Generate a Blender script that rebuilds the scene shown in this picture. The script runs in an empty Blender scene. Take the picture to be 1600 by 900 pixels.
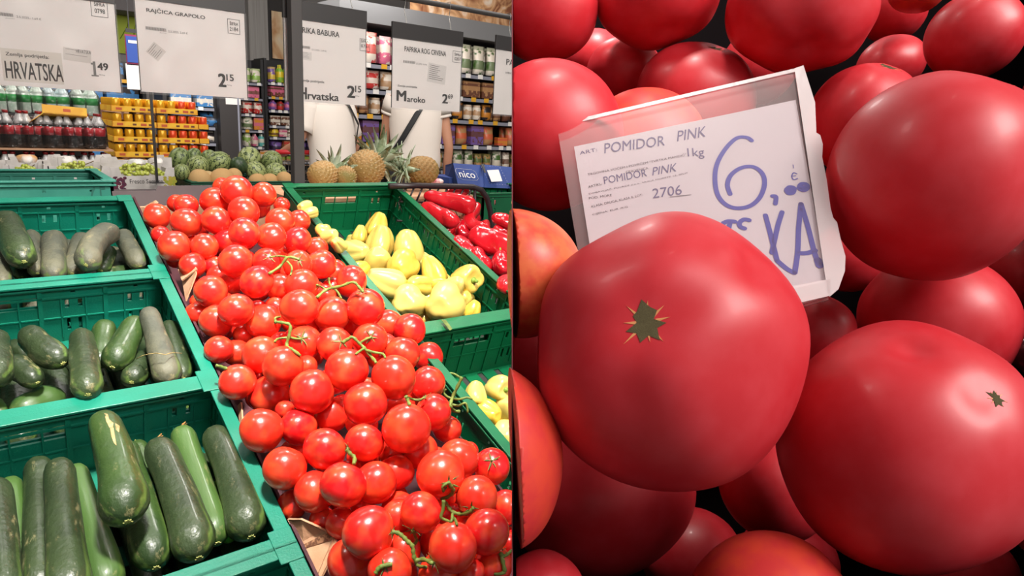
import bpy, bmesh, math, random
from mathutils import Vector, Matrix, Euler
random.seed(7)
R_=math.radians
SC=bpy.context.scene
COL=SC.collection

# ---------------------------------------------------------------- camera
F=1040.0; EYE=Vector((0,0,1.42))
_p=math.atan(259.5/F); _r=math.atan(0.059)
_up=Vector((math.sin(_r)*math.cos(_p),math.cos(_r)*math.cos(_p),math.sin(_p)))
_fw=Vector((0,0,-1)); _Y=(_fw-_up*_fw.dot(_up)).normalized(); _X=_Y.cross(_up)
_c=Vector((.77387522,.6333381)).normalized()
_yaw=Matrix(((_c.x,_c.y,0),(-_c.y,_c.x,0),(0,0,1)))
RC=_yaw@Matrix((_X,_Y,_up))            # camera axes -> store axes
CR,CU,CF=RC@Vector((1,0,0)),RC@Vector((0,1,0)),RC@Vector((0,0,-1))
cam=bpy.data.objects.new('camera',bpy.data.cameras.new('camera')); COL.objects.link(cam)
cam.data.sensor_width=36; cam.data.lens=36*F/1600; cam.data.clip_start=.02; cam.data.clip_end=100
cam.matrix_world=Matrix.Translation(EYE)@RC.to_4x4()
SC.camera=cam

# ---------------------------------------------------------------- light, exposure
W=bpy.data.worlds.new('store ambience'); SC.world=W; W.use_nodes=True
W.node_tree.nodes['Background'].inputs[0].default_value=(1,.96,.93,1)
W.node_tree.nodes['Background'].inputs[1].default_value=.32
SC.view_settings.view_transform='Standard'; SC.view_settings.look='None'
SC.view_settings.exposure=0.0; SC.view_settings.gamma=1; SC.view_settings.use_curve_mapping=False
def area(name,loc,target,size,power,col=(1,.95,.9),sy=None,spread=180):
    l=bpy.data.lights.new(name,'AREA'); l.energy=power; l.color=col; l.size=size
    if sy: l.shape='RECTANGLE'; l.size_y=sy
    l.spread=R_(spread)
    o=bpy.data.objects.new(name,l); COL.objects.link(o); o.location=loc
    o.rotation_euler=(Vector(target)-Vector(loc)).to_track_quat('-Z','Y').to_euler()
    return o
area('display_key_light',(.30,.38,3.35),(.40,1.30,.95),.26,21,(1,.95,.88),spread=54)
area('display_side_light',(-.9,1.5,3.4),(.5,1.4,1.0),.4,12,(1,.95,.9))
area('display_rear_light',(1.9,2.9,3.4),(1.1,1.9,1.1),.4,12,(1,.95,.9),spread=110)
area('aisle_light',(.6,3.0,3.5),(1.0,5.5,1.0),.8,62,(1,.96,.92),2.5)
area('aisle_light',(3.0,2.4,3.5),(3.4,4.8,1.3),.8,66,(1,.95,.92),2.5)
area('aisle_light',(2.6,6.2,3.5),(2.8,8.5,1.2),1.2,120,(1,.96,.93),2.5)
area('aisle_light',(.0,6.5,3.5),(.3,8,1.6),1.2,90,(1,.96,.93),2.5)
_h=EYE+CU*1.25+CF*.95+CR*.45
area('sign_fill_light',(1.0,-1.35,3.1),(1.0,2.2,1.45),1.3,36,(1,.94,.88),.8,spread=100)  # added unseen fill behind the camera, brightens the hanging price signs
area('heap_window_light',_h,EYE+CF*.28+CR*.13,1.1,1.5,(1,.93,.97),.7)
_h=EYE+CU*.8-CF*.55+CR*.65
area('heap_fill_light',_h,EYE+CF*.3+CR*.16,.9,1.2,(1,.93,.94),.7,spread=60)  # added soft fill for the heap's front, no lamp of the store

# ---------------------------------------------------------------- pixel helpers
def ray(x,y): return RC@Vector(((x-800)/F,-(y-450)/F,-1))
def atD(x,y,D): return EYE+ray(x,y)*D
def atY(x,y,Y):
    r=ray(x,y); return EYE+r*((Y-EYE.y)/r.y)
def atZ(x,y,Z):
    r=ray(x,y); return EYE+r*((Z-EYE.z)/r.z)
def depth(p): return (p-EYE).dot(CF)
TILT=R_(18.544)
D1=Vector((0,math.cos(TILT),math.sin(TILT))); N1=Vector((0,-math.sin(TILT),math.cos(TILT)))
HP=.883                                   # rim plane lies HP below the eye along N1
def disp(U,V,Wd): return EYE+Vector((U,0,0))+D1*V+N1*(Wd-HP)
def onW(x,y,Wd):                          # point of the pixel's ray Wd above the rim plane
    r=ray(x,y); return EYE+r*((Wd-HP)/r.dot(N1))
def UVW(p):
    d=p-EYE; return d.x,d.dot(D1),d.dot(N1)+HP

# ---------------------------------------------------------------- materials
def lin(c):
    if isinstance(c,str): c=tuple(int(c[i:i+2],16)/255 for i in (0,2,4))
    return tuple((v/12.92 if v<=.04045 else ((v+.055)/1.055)**2.4) for v in c[:3])+(1,)
MATS={}
def mat(name,c,rough=.5,c2=None,scale=8,detail=4,bump=0,bscale=60,coat=0,metal=0,emit=0,rnd=None,trans=0,alpha=1,
        stretch=(1,1,1),lo=.4,hi=.65,spec=.5,sss=0,coord='Object',extra=None):
    if name in MATS: return MATS[name]
    m=bpy.data.materials.new(name); m.use_nodes=True; nt=m.node_tree; b=nt.nodes['Principled BSDF']
    MATS[name]=m; N=nt.nodes.new; L=nt.links.new
    b.inputs['Roughness'].default_value=rough; b.inputs['Metallic'].default_value=metal
    b.inputs['Specular IOR Level'].default_value=spec
    b.inputs['Coat Weight'].default_value=coat; b.inputs['Coat Roughness'].default_value=.12
    b.inputs['Transmission Weight'].default_value=trans; b.inputs['Alpha'].default_value=alpha
    if sss:
        b.inputs['Subsurface Weight'].default_value=sss; b.inputs['Subsurface Radius'].default_value=(1,.25,.12); b.inputs['Subsurface Scale'].default_value=.012
    if emit:
        b.inputs['Emission Color'].default_value=lin(c); b.inputs['Emission Strength'].default_value=emit
    b.inputs['Base Color'].default_value=lin(c)
    tc=N('ShaderNodeTexCoord'); mp=N('ShaderNodeMapping'); mp.inputs['Scale'].default_value=stretch
    L(tc.outputs[coord],mp.inputs[0])
    src=None
    if c2:
        nz=N('ShaderNodeTexNoise'); nz.inputs['Scale'].default_value=scale; nz.inputs['Detail'].default_value=detail
        L(mp.outputs[0],nz.inputs[0])
        cr=N('ShaderNodeValToRGB'); cr.color_ramp.elements[0].position=lo; cr.color_ramp.elements[1].position=hi
        cr.color_ramp.elements[0].color=lin(c); cr.color_ramp.elements[1].color=lin(c2)
        L(nz.outputs[0],cr.inputs[0]); src=cr.outputs[0]
    if rnd:                                # per-object colour difference
        oi=N('ShaderNodeObjectInfo'); mx=N('ShaderNodeMix'); mx.data_type='RGBA'
        L(oi.outputs['Random'],mx.inputs[0])
        if src: L(src,mx.inputs[6])
        else: mx.inputs[6].default_value=lin(c)
        mx.inputs[7].default_value=lin(rnd); src=mx.outputs[2]
    if extra: src=extra(nt,src,mp)
    if src: L(src,b.inputs['Base Color'])
    if bump:
        n2=N('ShaderNodeTexNoise'); n2.inputs['Scale'].default_value=bscale; n2.inputs['Detail'].default_value=3
        L(mp.outputs[0],n2.inputs[0]); bp=N('ShaderNodeBump'); bp.inputs['Strength'].default_value=min(1,bump)
        bp.inputs['Distance'].default_value=.004
        L(n2.outputs[0],bp.inputs['Height']); L(bp.outputs[0],b.inputs['Normal'])
    return m
def film(name,c,fac,rough=.08,bump=.0,bscale=12,ior=1.45):
    """thin clear plastic: see-through with a gloss"""
    m=bpy.data.materials.new(name); m.use_nodes=True; nt=m.node_tree; nt.nodes.clear(); N=nt.nodes.new; L=nt.links.new
    o=N('ShaderNodeOutputMaterial'); t=N('ShaderNodeBsdfTransparent'); g=N('ShaderNodeBsdfGlossy'); d=N('ShaderNodeBsdfDiffuse')
    a=N('ShaderNodeMixShader'); e=N('ShaderNodeMixShader'); fr=N('ShaderNodeFresnel'); fr.inputs[0].default_value=ior
    g.inputs['Roughness'].default_value=rough; d.inputs[0].default_value=lin(c); t.inputs[0].default_value=(1,1,1,1)
    a.inputs[0].default_value=fac; L(t.outputs[0],a.inputs[1]); L(d.outputs[0],a.inputs[2])
    L(fr.outputs[0],e.inputs[0]); L(a.outputs[0],e.inputs[1]); L(g.outputs[0],e.inputs[2]); L(e.outputs[0],o.inputs[0])
    if bump:
        tc=N('ShaderNodeTexCoord'); n=N('ShaderNodeTexNoise'); n.inputs['Scale'].default_value=bscale; n.inputs['Distortion'].default_value=1.2
        bp=N('ShaderNodeBump'); bp.inputs['Strength'].default_value=bump; bp.inputs['Distance'].default_value=.02
        L(tc.outputs['Object'],n.inputs[0]); L(n.outputs[0],bp.inputs['Height']); L(bp.outputs[0],g.inputs['Normal'])
    MATS[name]=m; return m

# ---------------------------------------------------------------- mesh helpers
class MB:
    def __init__(s): s.v=[]; s.f=[]
    def add(s,v,f):
        n=len(s.v); s.v+= [tuple(q) for q in v]; s.f+=[tuple(i+n for i in g) for g in f]; return s
    def box(s,x0,x1,y0,y1,z0,z1):
        return s.add([(x0,y0,z0),(x1,y0,z0),(x1,y1,z0),(x0,y1,z0),(x0,y0,z1),(x1,y0,z1),(x1,y1,z1),(x0,y1,z1)],
              [(0,3,2,1),(4,5,6,7),(0,1,5,4),(1,2,6,5),(2,3,7,6),(3,0,4,7)])
    def hexa(s,p):                         # 8 points ordered like box
        return s.add(p,[(0,3,2,1),(4,5,6,7),(0,1,5,4),(1,2,6,5),(2,3,7,6),(3,0,4,7)])
    def tube(s,pts,rad,n=10,flat=1.0,caps=True):
        pts=[Vector(p) for p in pts]
        if not hasattr(rad,'__len__'): rad=[rad]*len(pts)
        base=len(s.v); prev=None
        for i,p in enumerate(pts):
            t=(pts[min(i+1,len(pts)-1)]-pts[max(i-1,0)]).normalized()
            if prev is None:
                a=Vector((0,0,1)) if abs(t.z)<.9 else Vector((1,0,0)); u=t.cross(a).normalized()
            else: u=(prev-t*prev.dot(t)).normalized()
            prev=u; w=t.cross(u)
            for k in range(n):
                an=2*math.pi*k/n; s.v.append(tuple(p+u*math.cos(an)*rad[i]+w*math.sin(an)*rad[i]*flat))
        for i in range(len(pts)-1):
            for k in range(n):
                a=base+i*n+k; b=base+i*n+(k+1)%n; s.f.append((a,b,b+n,a+n))
        if caps:
            s.f.append(tuple(base+k for k in range(n))[::-1]); e=base+(len(pts)-1)*n; s.f.append(tuple(e+k for k in range(n)))
        return s
    def lathe(s,prof,n=16,o=(0,0,0)):      # prof (r,z)
        base=len(s.v)
        for r,z in prof:
            for k in range(n):
                a=2*math.pi*k/n; s.v.append((o[0]+r*math.cos(a),o[1]+r*math.sin(a),o[2]+z))
        for i in range(len(prof)-1):
            for k in range(n):
                a=base+i*n+k; b=base+i*n+(k+1)%n; s.f.append((a,b,b+n,a+n))
        s.f.append(tuple(base+k for k in range(n))[::-1]); e=base+(len(prof)-1)*n; s.f.append(tuple(e+k for k in range(n)))
        return s
    def ball(s,fn,nu=24,nv=16):            # closed surface: fn(theta,phi)->point, phi 0 at +Z pole
        base=len(s.v); s.v.append(tuple(fn(0,0)))
        for j in range(1,nv):
            for k in range(nu): s.v.append(tuple(fn(2*math.pi*k/nu,math.pi*j/nv)))
        s.v.append(tuple(fn(0,math.pi))); last=len(s.v)-1
        for k in range(nu): s.f.append((base,base+1+k,base+1+(k+1)%nu))
        for j in range(nv-2):
            for k in range(nu):
                a=base+1+j*nu+k; b=base+1+j*nu+(k+1)%nu; s.f.append((a,a+nu,b+nu,b))
        e=base+1+(nv-2)*nu
        for k in range(nu): s.f.append((last,e+(k+1)%nu,e+k))
        return s
    def holed(s,w,h,t,holes,org,ax,ay,an):  # panel with rectangular openings, spanned by ax, ay, thickness along an
        org,ax,ay,an=map(Vector,(org,ax,ay,an))
        xs=sorted({0,w,*[a for q in holes for a in (q[0],q[1]) if 0<a<w]}); ys=sorted({0,h,*[a for q in holes for a in (q[2],q[3]) if 0<a<h]})
        solid={}
        for i in range(len(xs)-1):
            for j in range(len(ys)-1):
                cx=(xs[i]+xs[i+1])/2; cy=(ys[j]+ys[j+1])/2
                solid[i,j]=not any(q[0]<cx<q[1] and q[2]<cy<q[3] for q in holes)
        idx={}
        def V(i,j,k):
            if (i,j,k) not in idx:
                idx[i,j,k]=len(s.v); s.v.append(tuple(org+ax*xs[i]+ay*ys[j]+an*(t*k)))
            return idx[i,j,k]
        for (i,j),ok in solid.items():
            if not ok: continue
            s.f.append((V(i,j,0),V(i,j+1,0),V(i+1,j+1,0),V(i+1,j,0))); s.f.append((V(i,j,1),V(i+1,j,1),V(i+1,j+1,1),V(i,j+1,1)))
            if not solid.get((i-1,j)): s.f.append((V(i,j,0),V(i,j,1),V(i,j+1,1),V(i,j+1,0)))
            if not solid.get((i+1,j)): s.f.append((V(i+1,j,0),V(i+1,j+1,0),V(i+1,j+1,1),V(i+1,j,1)))
            if not solid.get((i,j-1)): s.f.append((V(i,j,0),V(i+1,j,0),V(i+1,j,1),V(i,j,1)))
            if not solid.get((i,j+1)): s.f.append((V(i,j+1,0),V(i,j+1,1),V(i+1,j+1,1),V(i+1,j+1,0)))
        return s
    def mesh(s,name,m=None,smooth=False):
        me=bpy.data.meshes.new(name); me.from_pydata(s.v,[],s.f); me.update()
        if m:
            for q in (m if isinstance(m,(list,tuple)) else [m]): me.materials.append(q)
        if smooth: me.polygons.foreach_set('use_smooth',[True]*len(me.polygons))
        return me
def link(name,me,parent=None,mw=None):
    o=bpy.data.objects.new(name,me); COL.objects.link(o)
    if parent: o.parent=parent
    if mw is not None: o.matrix_basis=mw
    return o
def obj(name,mb,m,parent=None,mw=None,smooth=False,bevel=0,auto=False):
    o=link(name,mb.mesh(name,m,smooth),parent,mw)
    if bevel:
        b=o.modifiers.new('b','BEVEL'); b.width=bevel; b.segments=2; b.limit_method='ANGLE'
    return o
def tag(o,label,cat=None,group=None,kind=None):
    o['label']=label
    if cat: o['category']=cat
    if group: o['group']=group
    if kind: o['kind']=kind
    return o
def thing(name,label,cat,loc=(0,0,0),rot=(0,0,0),group=None):
    o=bpy.data.objects.new(name,None); COL.objects.link(o); o.location=loc; o.rotation_euler=rot; o.empty_display_size=.05
    return tag(o,label,cat,group)
def struct(name,mb,m,parent=None,**k):
    o=obj(name,mb,m,parent,**k); o['kind']='structure'; return o
def T(v): return Matrix.Translation(Vector(v))
def embolden(me,dx,dz,u=Vector((1,0,0)),w=Vector((0,0,1))):
    if dx<=0: return me
    v=[q.co.copy() for q in me.vertices]; f=[tuple(p.vertices) for p in me.polygons]; m=me.materials[0]; nm=me.name; V=[];F_=[]
    for a,b in ((-.5,-.5),(.5,-.5),(-.5,.5),(.5,.5),(0,0)):
        n=len(V); V+=[tuple(q+u*dx*a+w*dz*b) for q in v]; F_+=[tuple(i+n for i in g) for g in f]
    k=bpy.data.meshes.new(nm); k.from_pydata(V,[],F_); k.materials.append(m); return k
def text(body,m,parent,x0,z0,x1,z1,y,bold=0,tilt=0,name='lettering',keep=False,mw=None):
    """flat lettering stretched to the rectangle x0..x1, z0..z1 of the parent's XZ plane, facing -Y"""
    cu=bpy.data.curves.new(name,'FONT'); cu.body=body; cu.size=1; cu.resolution_u=3
    t=bpy.data.objects.new('t',cu); COL.objects.link(t)
    dg=bpy.context.evaluated_depsgraph_get(); me=bpy.data.meshes.new_from_object(t.evaluated_get(dg))
    COL.objects.unlink(t); bpy.data.objects.remove(t)
    if not len(me.vertices): return None
    xs=[v.co.x for v in me.vertices]; ys=[v.co.y for v in me.vertices]
    a,b,c,d=min(xs),max(xs),min(ys),max(ys)
    sx=(x1-x0)/max(b-a,1e-6); sz=(z1-z0)/max(d-c,1e-6)
    for v in me.vertices:
        X=x0+(v.co.x-a)*sx; Z=z0+(v.co.y-c)*sz
        if tilt: X,Z=x0+(X-x0)*math.cos(tilt)-(Z-z0)*math.sin(tilt), z0+(X-x0)*math.sin(tilt)+(Z-z0)*math.cos(tilt)
        v.co=(X,y,Z)
    me.materials.clear(); me.materials.append(m); me.name=name
    return link(name,embolden(me,bold*2.2*min(abs(sx),abs(sz)*1.2),bold*1.2*abs(sz)),parent,mw)
# ================================================================ produce display (foreground, left)
M_TEAL=mat('teal plastic','066e57',.42,c2='077c66',scale=6,spec=.5,bump=.15,bscale=300)
M_GREEN=mat('green plastic','005a35',.42,c2='046a40',scale=6,spec=.5,bump=.15,bscale=300)
M_DGREEN=mat('dark green plastic','0b4f36',.5)
M_BLACKP=mat('black brown plastic','2b2022',.38)
M_CARD=mat('brown cardboard','b98a68',.85,c2='c99f7e',scale=20,bump=.2,bscale=200)
M_CARDD=mat('brown cardboard edge','a87a58',.9,c2='6b4530',scale=160,lo=.45,hi=.55)
M_TAUPE=mat('taupe cardboard','5e5355',.8,c2='6b6061',scale=5)

def crate(name,label,cat,U0,U1,V0,V1,h,m,group=None,Wtop=0,slots=True,rim=.022,rot=None,loc=None,tilt=None):
    w=U1-U0; d=V1-V0
    o=thing(name,label,cat,disp((U0+U1)/2,V0,Wtop-h) if loc is None else loc,(TILT if tilt is None else tilt,0,0) if rot is None else rot,group)
    t=.004; hw=w/2
    # floor with slots
    hs=[]
    n=int(w/.05)
    for i in range(n):
        for j in range(int(d/.09)):
            hs.append((w*(i+.3)/n,w*(i+.62)/n,.03+j*.09,.03+j*.09+.05))
    obj('floor_panel',MB().holed(w,d,t,hs,(-hw,0,.008),(1,0,0),(0,1,0),(0,0,1)),m,o)
    def wallholes(L,grip):
        q=[]
        k=max(3,int(L/.1))
        for i in range(k):
            x=L*(i+.5)/k
            if grip and abs(x-L/2)<.075: continue
            q.append((x-.016,x-.008,h*.60,h*.60+.02)); q.append((x+.008,x+.016,h*.60,h*.60+.02))
            q.append((x-.004,x+.004,h*.82,h*.82+.006))
            q.append((x-.014,x-.007,h*.25,h*.25+.03)); q.append((x+.007,x+.014,h*.25,h*.25+.03))
        if grip: q.append((L/2-.055,L/2+.055,h*.62,h*.62+.028))
        return q
    def ribs(mb,L,org,ax,an):
        k=max(3,int(L/.1)); org=Vector(org); ax=Vector(ax); an=Vector(an)
        def bar(a0,a1,z0,z1,dep):
            p=[org+ax*a0,org+ax*a1]
            P=[(p[0]),(p[1]),(p[1]+an*dep),(p[0]+an*dep)]
            mb.hexa([tuple(q+Vector((0,0,z0))) for q in P]+[tuple(q+Vector((0,0,z1))) for q in P])
        for i in range(k+1):
            x=L*i/k; x=min(max(x,.004),L-.004)
            bar(x-.004,x+.004,.012,h*.9,.004)
        bar(0,L,h*.76,h*.76+.004,.004); bar(0,L,h*.885,h*.885+.004,.005); bar(0,L,h*.45,h*.45+.003,.003)
        for i in range(k):
            x=L*(i+.5)/k
            bar(x-.024,x-.021,h*.15,h*.76,.003); bar(x+.021,x+.024,h*.15,h*.76,.003)
    for nm,L,org,ax,an,g in (('back_wall',w,(-hw,d-t,0),(1,0,0),(0,-1,0),True),('front_wall',w,(-hw,t,0),(1,0,0),(0,1,0),True),
                           ('side_wall',d,(-hw+t,0,0),(0,1,0),(1,0,0),False),('side_wall',d,(hw-t,0,0),(0,1,0),(-1,0,0),False)):
        mb=MB().holed(L,h-.002,t,wallholes(L,g) if slots else [],tuple(Vector(org)-Vector(an)*t),ax,(0,0,1),an)
        ribs(mb,L,org,ax,an)
        obj(nm,mb,m,o)
    r=MB(); e=.007
    for z0,z1,a in ((h-.005,h,rim*.75),(h-.016,h-.011,rim*.55)):
        r.box(-hw-e,hw+e,d-a,d+e,z0,z1); r.box(-hw-e,hw+e,-e,a,z0,z1)
        r.box(-hw-e,-hw+a,a,d-a,z0,z1); r.box(hw-a,hw+e,a,d-a,z0,z1)
    for sx in (-1,1):                      # reinforced corners
        for y in (0,d): 
            x0=sx*(hw+e); x1=sx*(hw-.028); yy=(-e,.028) if y==0 else (d-.028,d+e)
            r.box(min(x0,x1),max(x0,x1),yy[0],yy[1],h-.001,h+.002)
    obj('rim',r,m,o,bevel=.0012)
    return o

# ================================================================ the store behind
M_WALL=mat('grey wall paint','8e8a88',.8,c2='979391',scale=.8); M_CEIL=mat('pale ceiling','c9c4bd',.9)
M_FLOOR=mat('grey floor tile','a9a29a',.35,c2='b5aea6',scale=2); M_BLK=mat('black metal','252324',.45); M_DK=mat('charcoal panel','34302f',.5)
M_WHITE=mat('white print','e9e4df',.6); M_INK=mat('dark print','2f2b2c',.7); M_SHELF=mat('shelf grey metal','8b8c98',.4)
struct('floor',MB().box(-7,12,-1.5,13.2,-.1,0),M_FLOOR)
struct('ceiling',MB().box(-7,12,-1.5,13.2,4.0,4.1),M_CEIL)
struct('wall_back',MB().box(-7,12,13.0,13.2,0,4),M_WALL)
struct('wall_right',MB().box(11.8,12,-1.5,13.0,0,4),M_WALL)
struct('wall_left',MB().box(-7,-6.8,-1.5,13.0,0,4),M_WALL)
ORDN0=['first','second','third','fourth']
M_LUM=mat('lamp diffuser','fff3e2',.4,emit=6)
for i,(x,y) in enumerate(((1.0,6.5),(3.2,8.5),(5.6,10.5),(5.4,7.0))):
    t=thing('ceiling_light','long white ceiling light tube above the frame, %s counted away from the shopper side'%ORDN0[i],'lamp',(x,y,3.93),group='ceiling light tubes')
    obj('housing',MB().box(-.08,.08,-.7,.7,0,.07),M_BLK,t); obj('diffuser',MB().box(-.06,.06,-.68,.68,-.012,0),M_LUM,t)
p0=atY(400,100,12.6); p1=atY(461,100,12.6)
struct('trim_1',MB().box(p0.x-.1,atY(419,50,12.6).x,12.6,12.99,0,4),mat('pale grey panel','a8a4a0',.7,c2='98948f',scale=6,stretch=(8,1,.1)))
struct('trim_2',MB().box(p0.x-.2,atY(412,50,12.5).x,12.5,12.59,0,atY(405,101,12.5).z),M_DK)
struct('trim_3',MB().box(atY(419,50,12.7).x,atY(470,50,12.7).x,12.7,12.99,0,4),M_DK)
# dark fascia above left
struct('trim_4',MB().box(-2,atY(222,10,12.2).x+.3,12.2,12.98,atY(200,17,12.2).z,4),mat('dark grey fascia','6f6a6a',.7))
def poster(name,lab,px,Y,m,frame=None,th=.03):
    a=atY(px[0],px[3],Y); b=atY(px[2],px[1],Y)
    t=thing(name,lab,'poster',((a.x+b.x)/2,Y,a.z)); w=(b.x-a.x)/2; h=b.z-a.z
    obj('print',MB().box(-w,w,-.006,0,0,h),m,t); obj('board',MB().box(-w-.01,w+.01,.0,th,-.01,h+.01),frame or M_DK,t)
    return t
def food(name,c1,c2,c3,sc):
    m=mat(name,c1,.6); nt=m.node_tree; N=nt.nodes.new; L=nt.links.new; tc=N('ShaderNodeTexCoord')
    v=N('ShaderNodeTexNoise'); v.inputs['Scale'].default_value=sc; v.inputs['Detail'].default_value=3; v.inputs['Distortion'].default_value=2.0; L(tc.outputs['Object'],v.inputs[0])
    r=N('ShaderNodeValToRGB'); e=r.color_ramp; e.elements[0].position=.35; e.elements[0].color=lin(c1); e.elements[1].position=.65; e.elements[1].color=lin(c3); q=e.elements.new(.5); q.color=lin(c2)
    L(v.outputs[0],r.inputs[0]); L(r.outputs[0],nt.nodes['Principled BSDF'].inputs['Base Color']); return m
poster('food_poster','large wall poster of baked golden food in the upper right',(640,-60,900,52),6.6,food('baked food print','8a5236','d9a777','efdcc8',3.2))
poster('food_poster','small wall poster of a pale food bowl left of the stand post',(426,22,460,91),12.668,food('food bowl print','c98e5c','ecd0a8','f5e6d4',1.1))
pl=poster('leaf_poster','lime green wall poster with dark leaf lines between two price signs',(178,16,222,82),12.965,mat('lime print','b3bf2a',.6,c2='8fa51e',scale=1.2))
for (a,b) in (((202,20),(188,60)),((213,30),(196,82))):
    A=atY(*a,12.955)-pl.location; B=atY(*b,12.955)-pl.location; obj('leaf_line',MB().tube([A,(A+B)/2+Vector((.04,0,0)),B],.016,5,flat=.3),mat('leaf line green','5d7a1c',.6),pl)
# hanging promotional sign between price signs one and two
hp=thing('promotion_sign','hanging blue and white promotional sign between the first two price signs','sign',atY(208,140,7.0))
def hbox(nm,x0,y0,x1,y1,m,dy=0):
    a=atY(x0,y1,7.0)-hp.location; b=atY(x1,y0,7.0)-hp.location; obj(nm,MB().box(a.x,b.x,-.006+dy,.0+dy,a.z,b.z),m,hp)
hbox('back_board',198,56,222,101,mat('magenta board','8c2450',.6)); hbox('blue_panel',199,58,216,97,mat('blue print','274a9c',.6),-.008); hbox('title_strip',200,64,214,67,M_WHITE,-.010)
hbox('lower_sheet',199,101,218,139,M_WHITE); hbox('hanger_bar',196,47,222,50,M_BLK)
for x_ in (.0,.1): obj('hanger_rod',MB().box(x_,x_+.008,-.004,.004,atY(208,49,7).z-hp.location.z,4.0-hp.location.z),M_BLK,hp)

# ---------------------------------------------------------------- packaged goods
def band(c2,i):
    def fn(nt,src,mp):
        N=nt.nodes.new; L=nt.links.new; tc=N('ShaderNodeTexCoord'); s=N('ShaderNodeSeparateXYZ'); L(tc.outputs['Generated'],s.inputs[0])
        r=N('ShaderNodeValToRGB'); r.color_ramp.interpolation='CONSTANT'; e=r.color_ramp.elements; e[0].position=0; e[0].color=(0,0,0,1); e[1].position=.18+.12*i; e[1].color=(.85,.85,.85,1); q=e.new(.5+.1*i); q.color=(0,0,0,1); q=e.new(.86); q.color=(.5,.5,.5,1)
        L(s.outputs[2],r.inputs[0]); x=N('ShaderNodeMix'); x.data_type='RGBA'; L(r.outputs[0],x.inputs[0]); L(src,x.inputs[6]); x.inputs[7].default_value=lin(c2); return x.outputs[2]
    return fn
PK={}
def pmat(c,c2,i):
    k=(c,c2,i)
    if k not in PK: PK[k]=mat(extra=band(c2),*(),**{}) if 0 else mat('package print %s %s %d'%k,c,.4,c2=c2,scale=16+6*i,lo=.55,hi=.62,coat=.2,extra=band(c2,i))
    return PK[k]
def bagmesh(m,w,h,d):
    mb=MB(); v=[];n=9
    for j in range(n):
        s=j/(n-1); t=d*(math.sin(math.pi*min(1,s*1.02+.06))**.6)*(1-.35*s)+.002; ww=w*(1-.08*math.sin(math.pi*s))
        for x,y in ((-.5,0),(-.3,-.5),(0,-.62),(.3,-.5),(.5,0),(.3,.5),(0,.62),(-.3,.5)): v.append((x*ww,y*t,h*s))
    f=[(j*8+k,j*8+(k+1)%8,j*8+8+(k+1)%8,j*8+8+k) for j in range(n-1) for k in range(8)]+[tuple(range(8))[::-1],tuple((n-1)*8+k for k in range(8))]
    return mb.add(v,f).mesh('snack_bag',m,True)
def cartonmesh(m,w,h,d):
    e=.006; mb=MB(); mb.hexa([(-w/2,-d/2,0),(w/2,-d/2,0),(w/2,d/2,0),(-w/2,d/2,0),(-w/2,-d/2,h-e),(w/2,-d/2,h-e),(w/2,d/2,h-e),(-w/2,d/2,h-e)])
    mb.hexa([(-w/2,-d/2,h-e),(w/2,-d/2,h-e),(w/2,d/2,h-e),(-w/2,d/2,h-e),(-w/2+e,-d/2+e,h),(w/2-e,-d/2+e,h),(w/2-e,d/2-e,h),(-w/2+e,d/2-e,h)])
    return mb.mesh('carton',m)
def bottlemesh(m,w,h,d): r=w/2; return MB().lathe([(r*.9,0),(r,.01),(r,h*.6),(r*.85,h*.72),(r*.4,h*.85),(r*.36,h*.97),(r*.3,h)],12).mesh('bottle',m,True)
def jarmesh(m,w,h,d): r=w/2; return MB().lathe([(r*.9,0),(r,.008),(r,h*.8),(r*.85,h*.86),(r*.88,h*.87),(r*.88,h)],12).mesh('jar',m,True)
KIND={'snack_bag':(bagmesh,'bag','pouch'),'carton':(cartonmesh,'box','carton'),'bottle':(bottlemesh,'bottle','bottle'),'jar':(jarmesh,'jar','tub')}
CW={'e8dccb':'cream','c9342f':'red','4a6b2f':'green','d98b2b':'orange','6b3f2a':'brown','7a5aa0':'purple','3f7fb8':'blue','e6c52e':'yellow','d86a8a':'pink','2b2526':'black','5fb8b0':'turquoise','b98a5a':'tan','86b53a':'lime','d9603a':'coral'}
CACHE={}
ORDN=['first','second','third','fourth','fifth','sixth','seventh','eighth','ninth','tenth','eleventh','twelfth','thirteenth','fourteenth','fifteenth','sixteenth','seventeenth','eighteenth','nineteenth','twentieth','twenty-first','twenty-second','twenty-third','twenty-fourth']
def goods(x,y,z,kind,c,c2,w,h,d,lab,grp,rz=0,tilt=0):
    k=(kind,c,c2,round(w,3),round(h,3),round(d,3))
    if k not in CACHE: CACHE[k]=KIND[kind][0](pmat(c,c2,len(CACHE)%3),w,h,d)
    o=link(kind,CACHE[k]); o.location=(x,y,z); o.rotation_euler=(tilt,0,rz); tag(o,lab,KIND[kind][1],grp); return o
M_TAG=mat('white price tag','eeeae4',.5); M_TAGY=mat('yellow price tag','e3a92a',.5)
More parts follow.
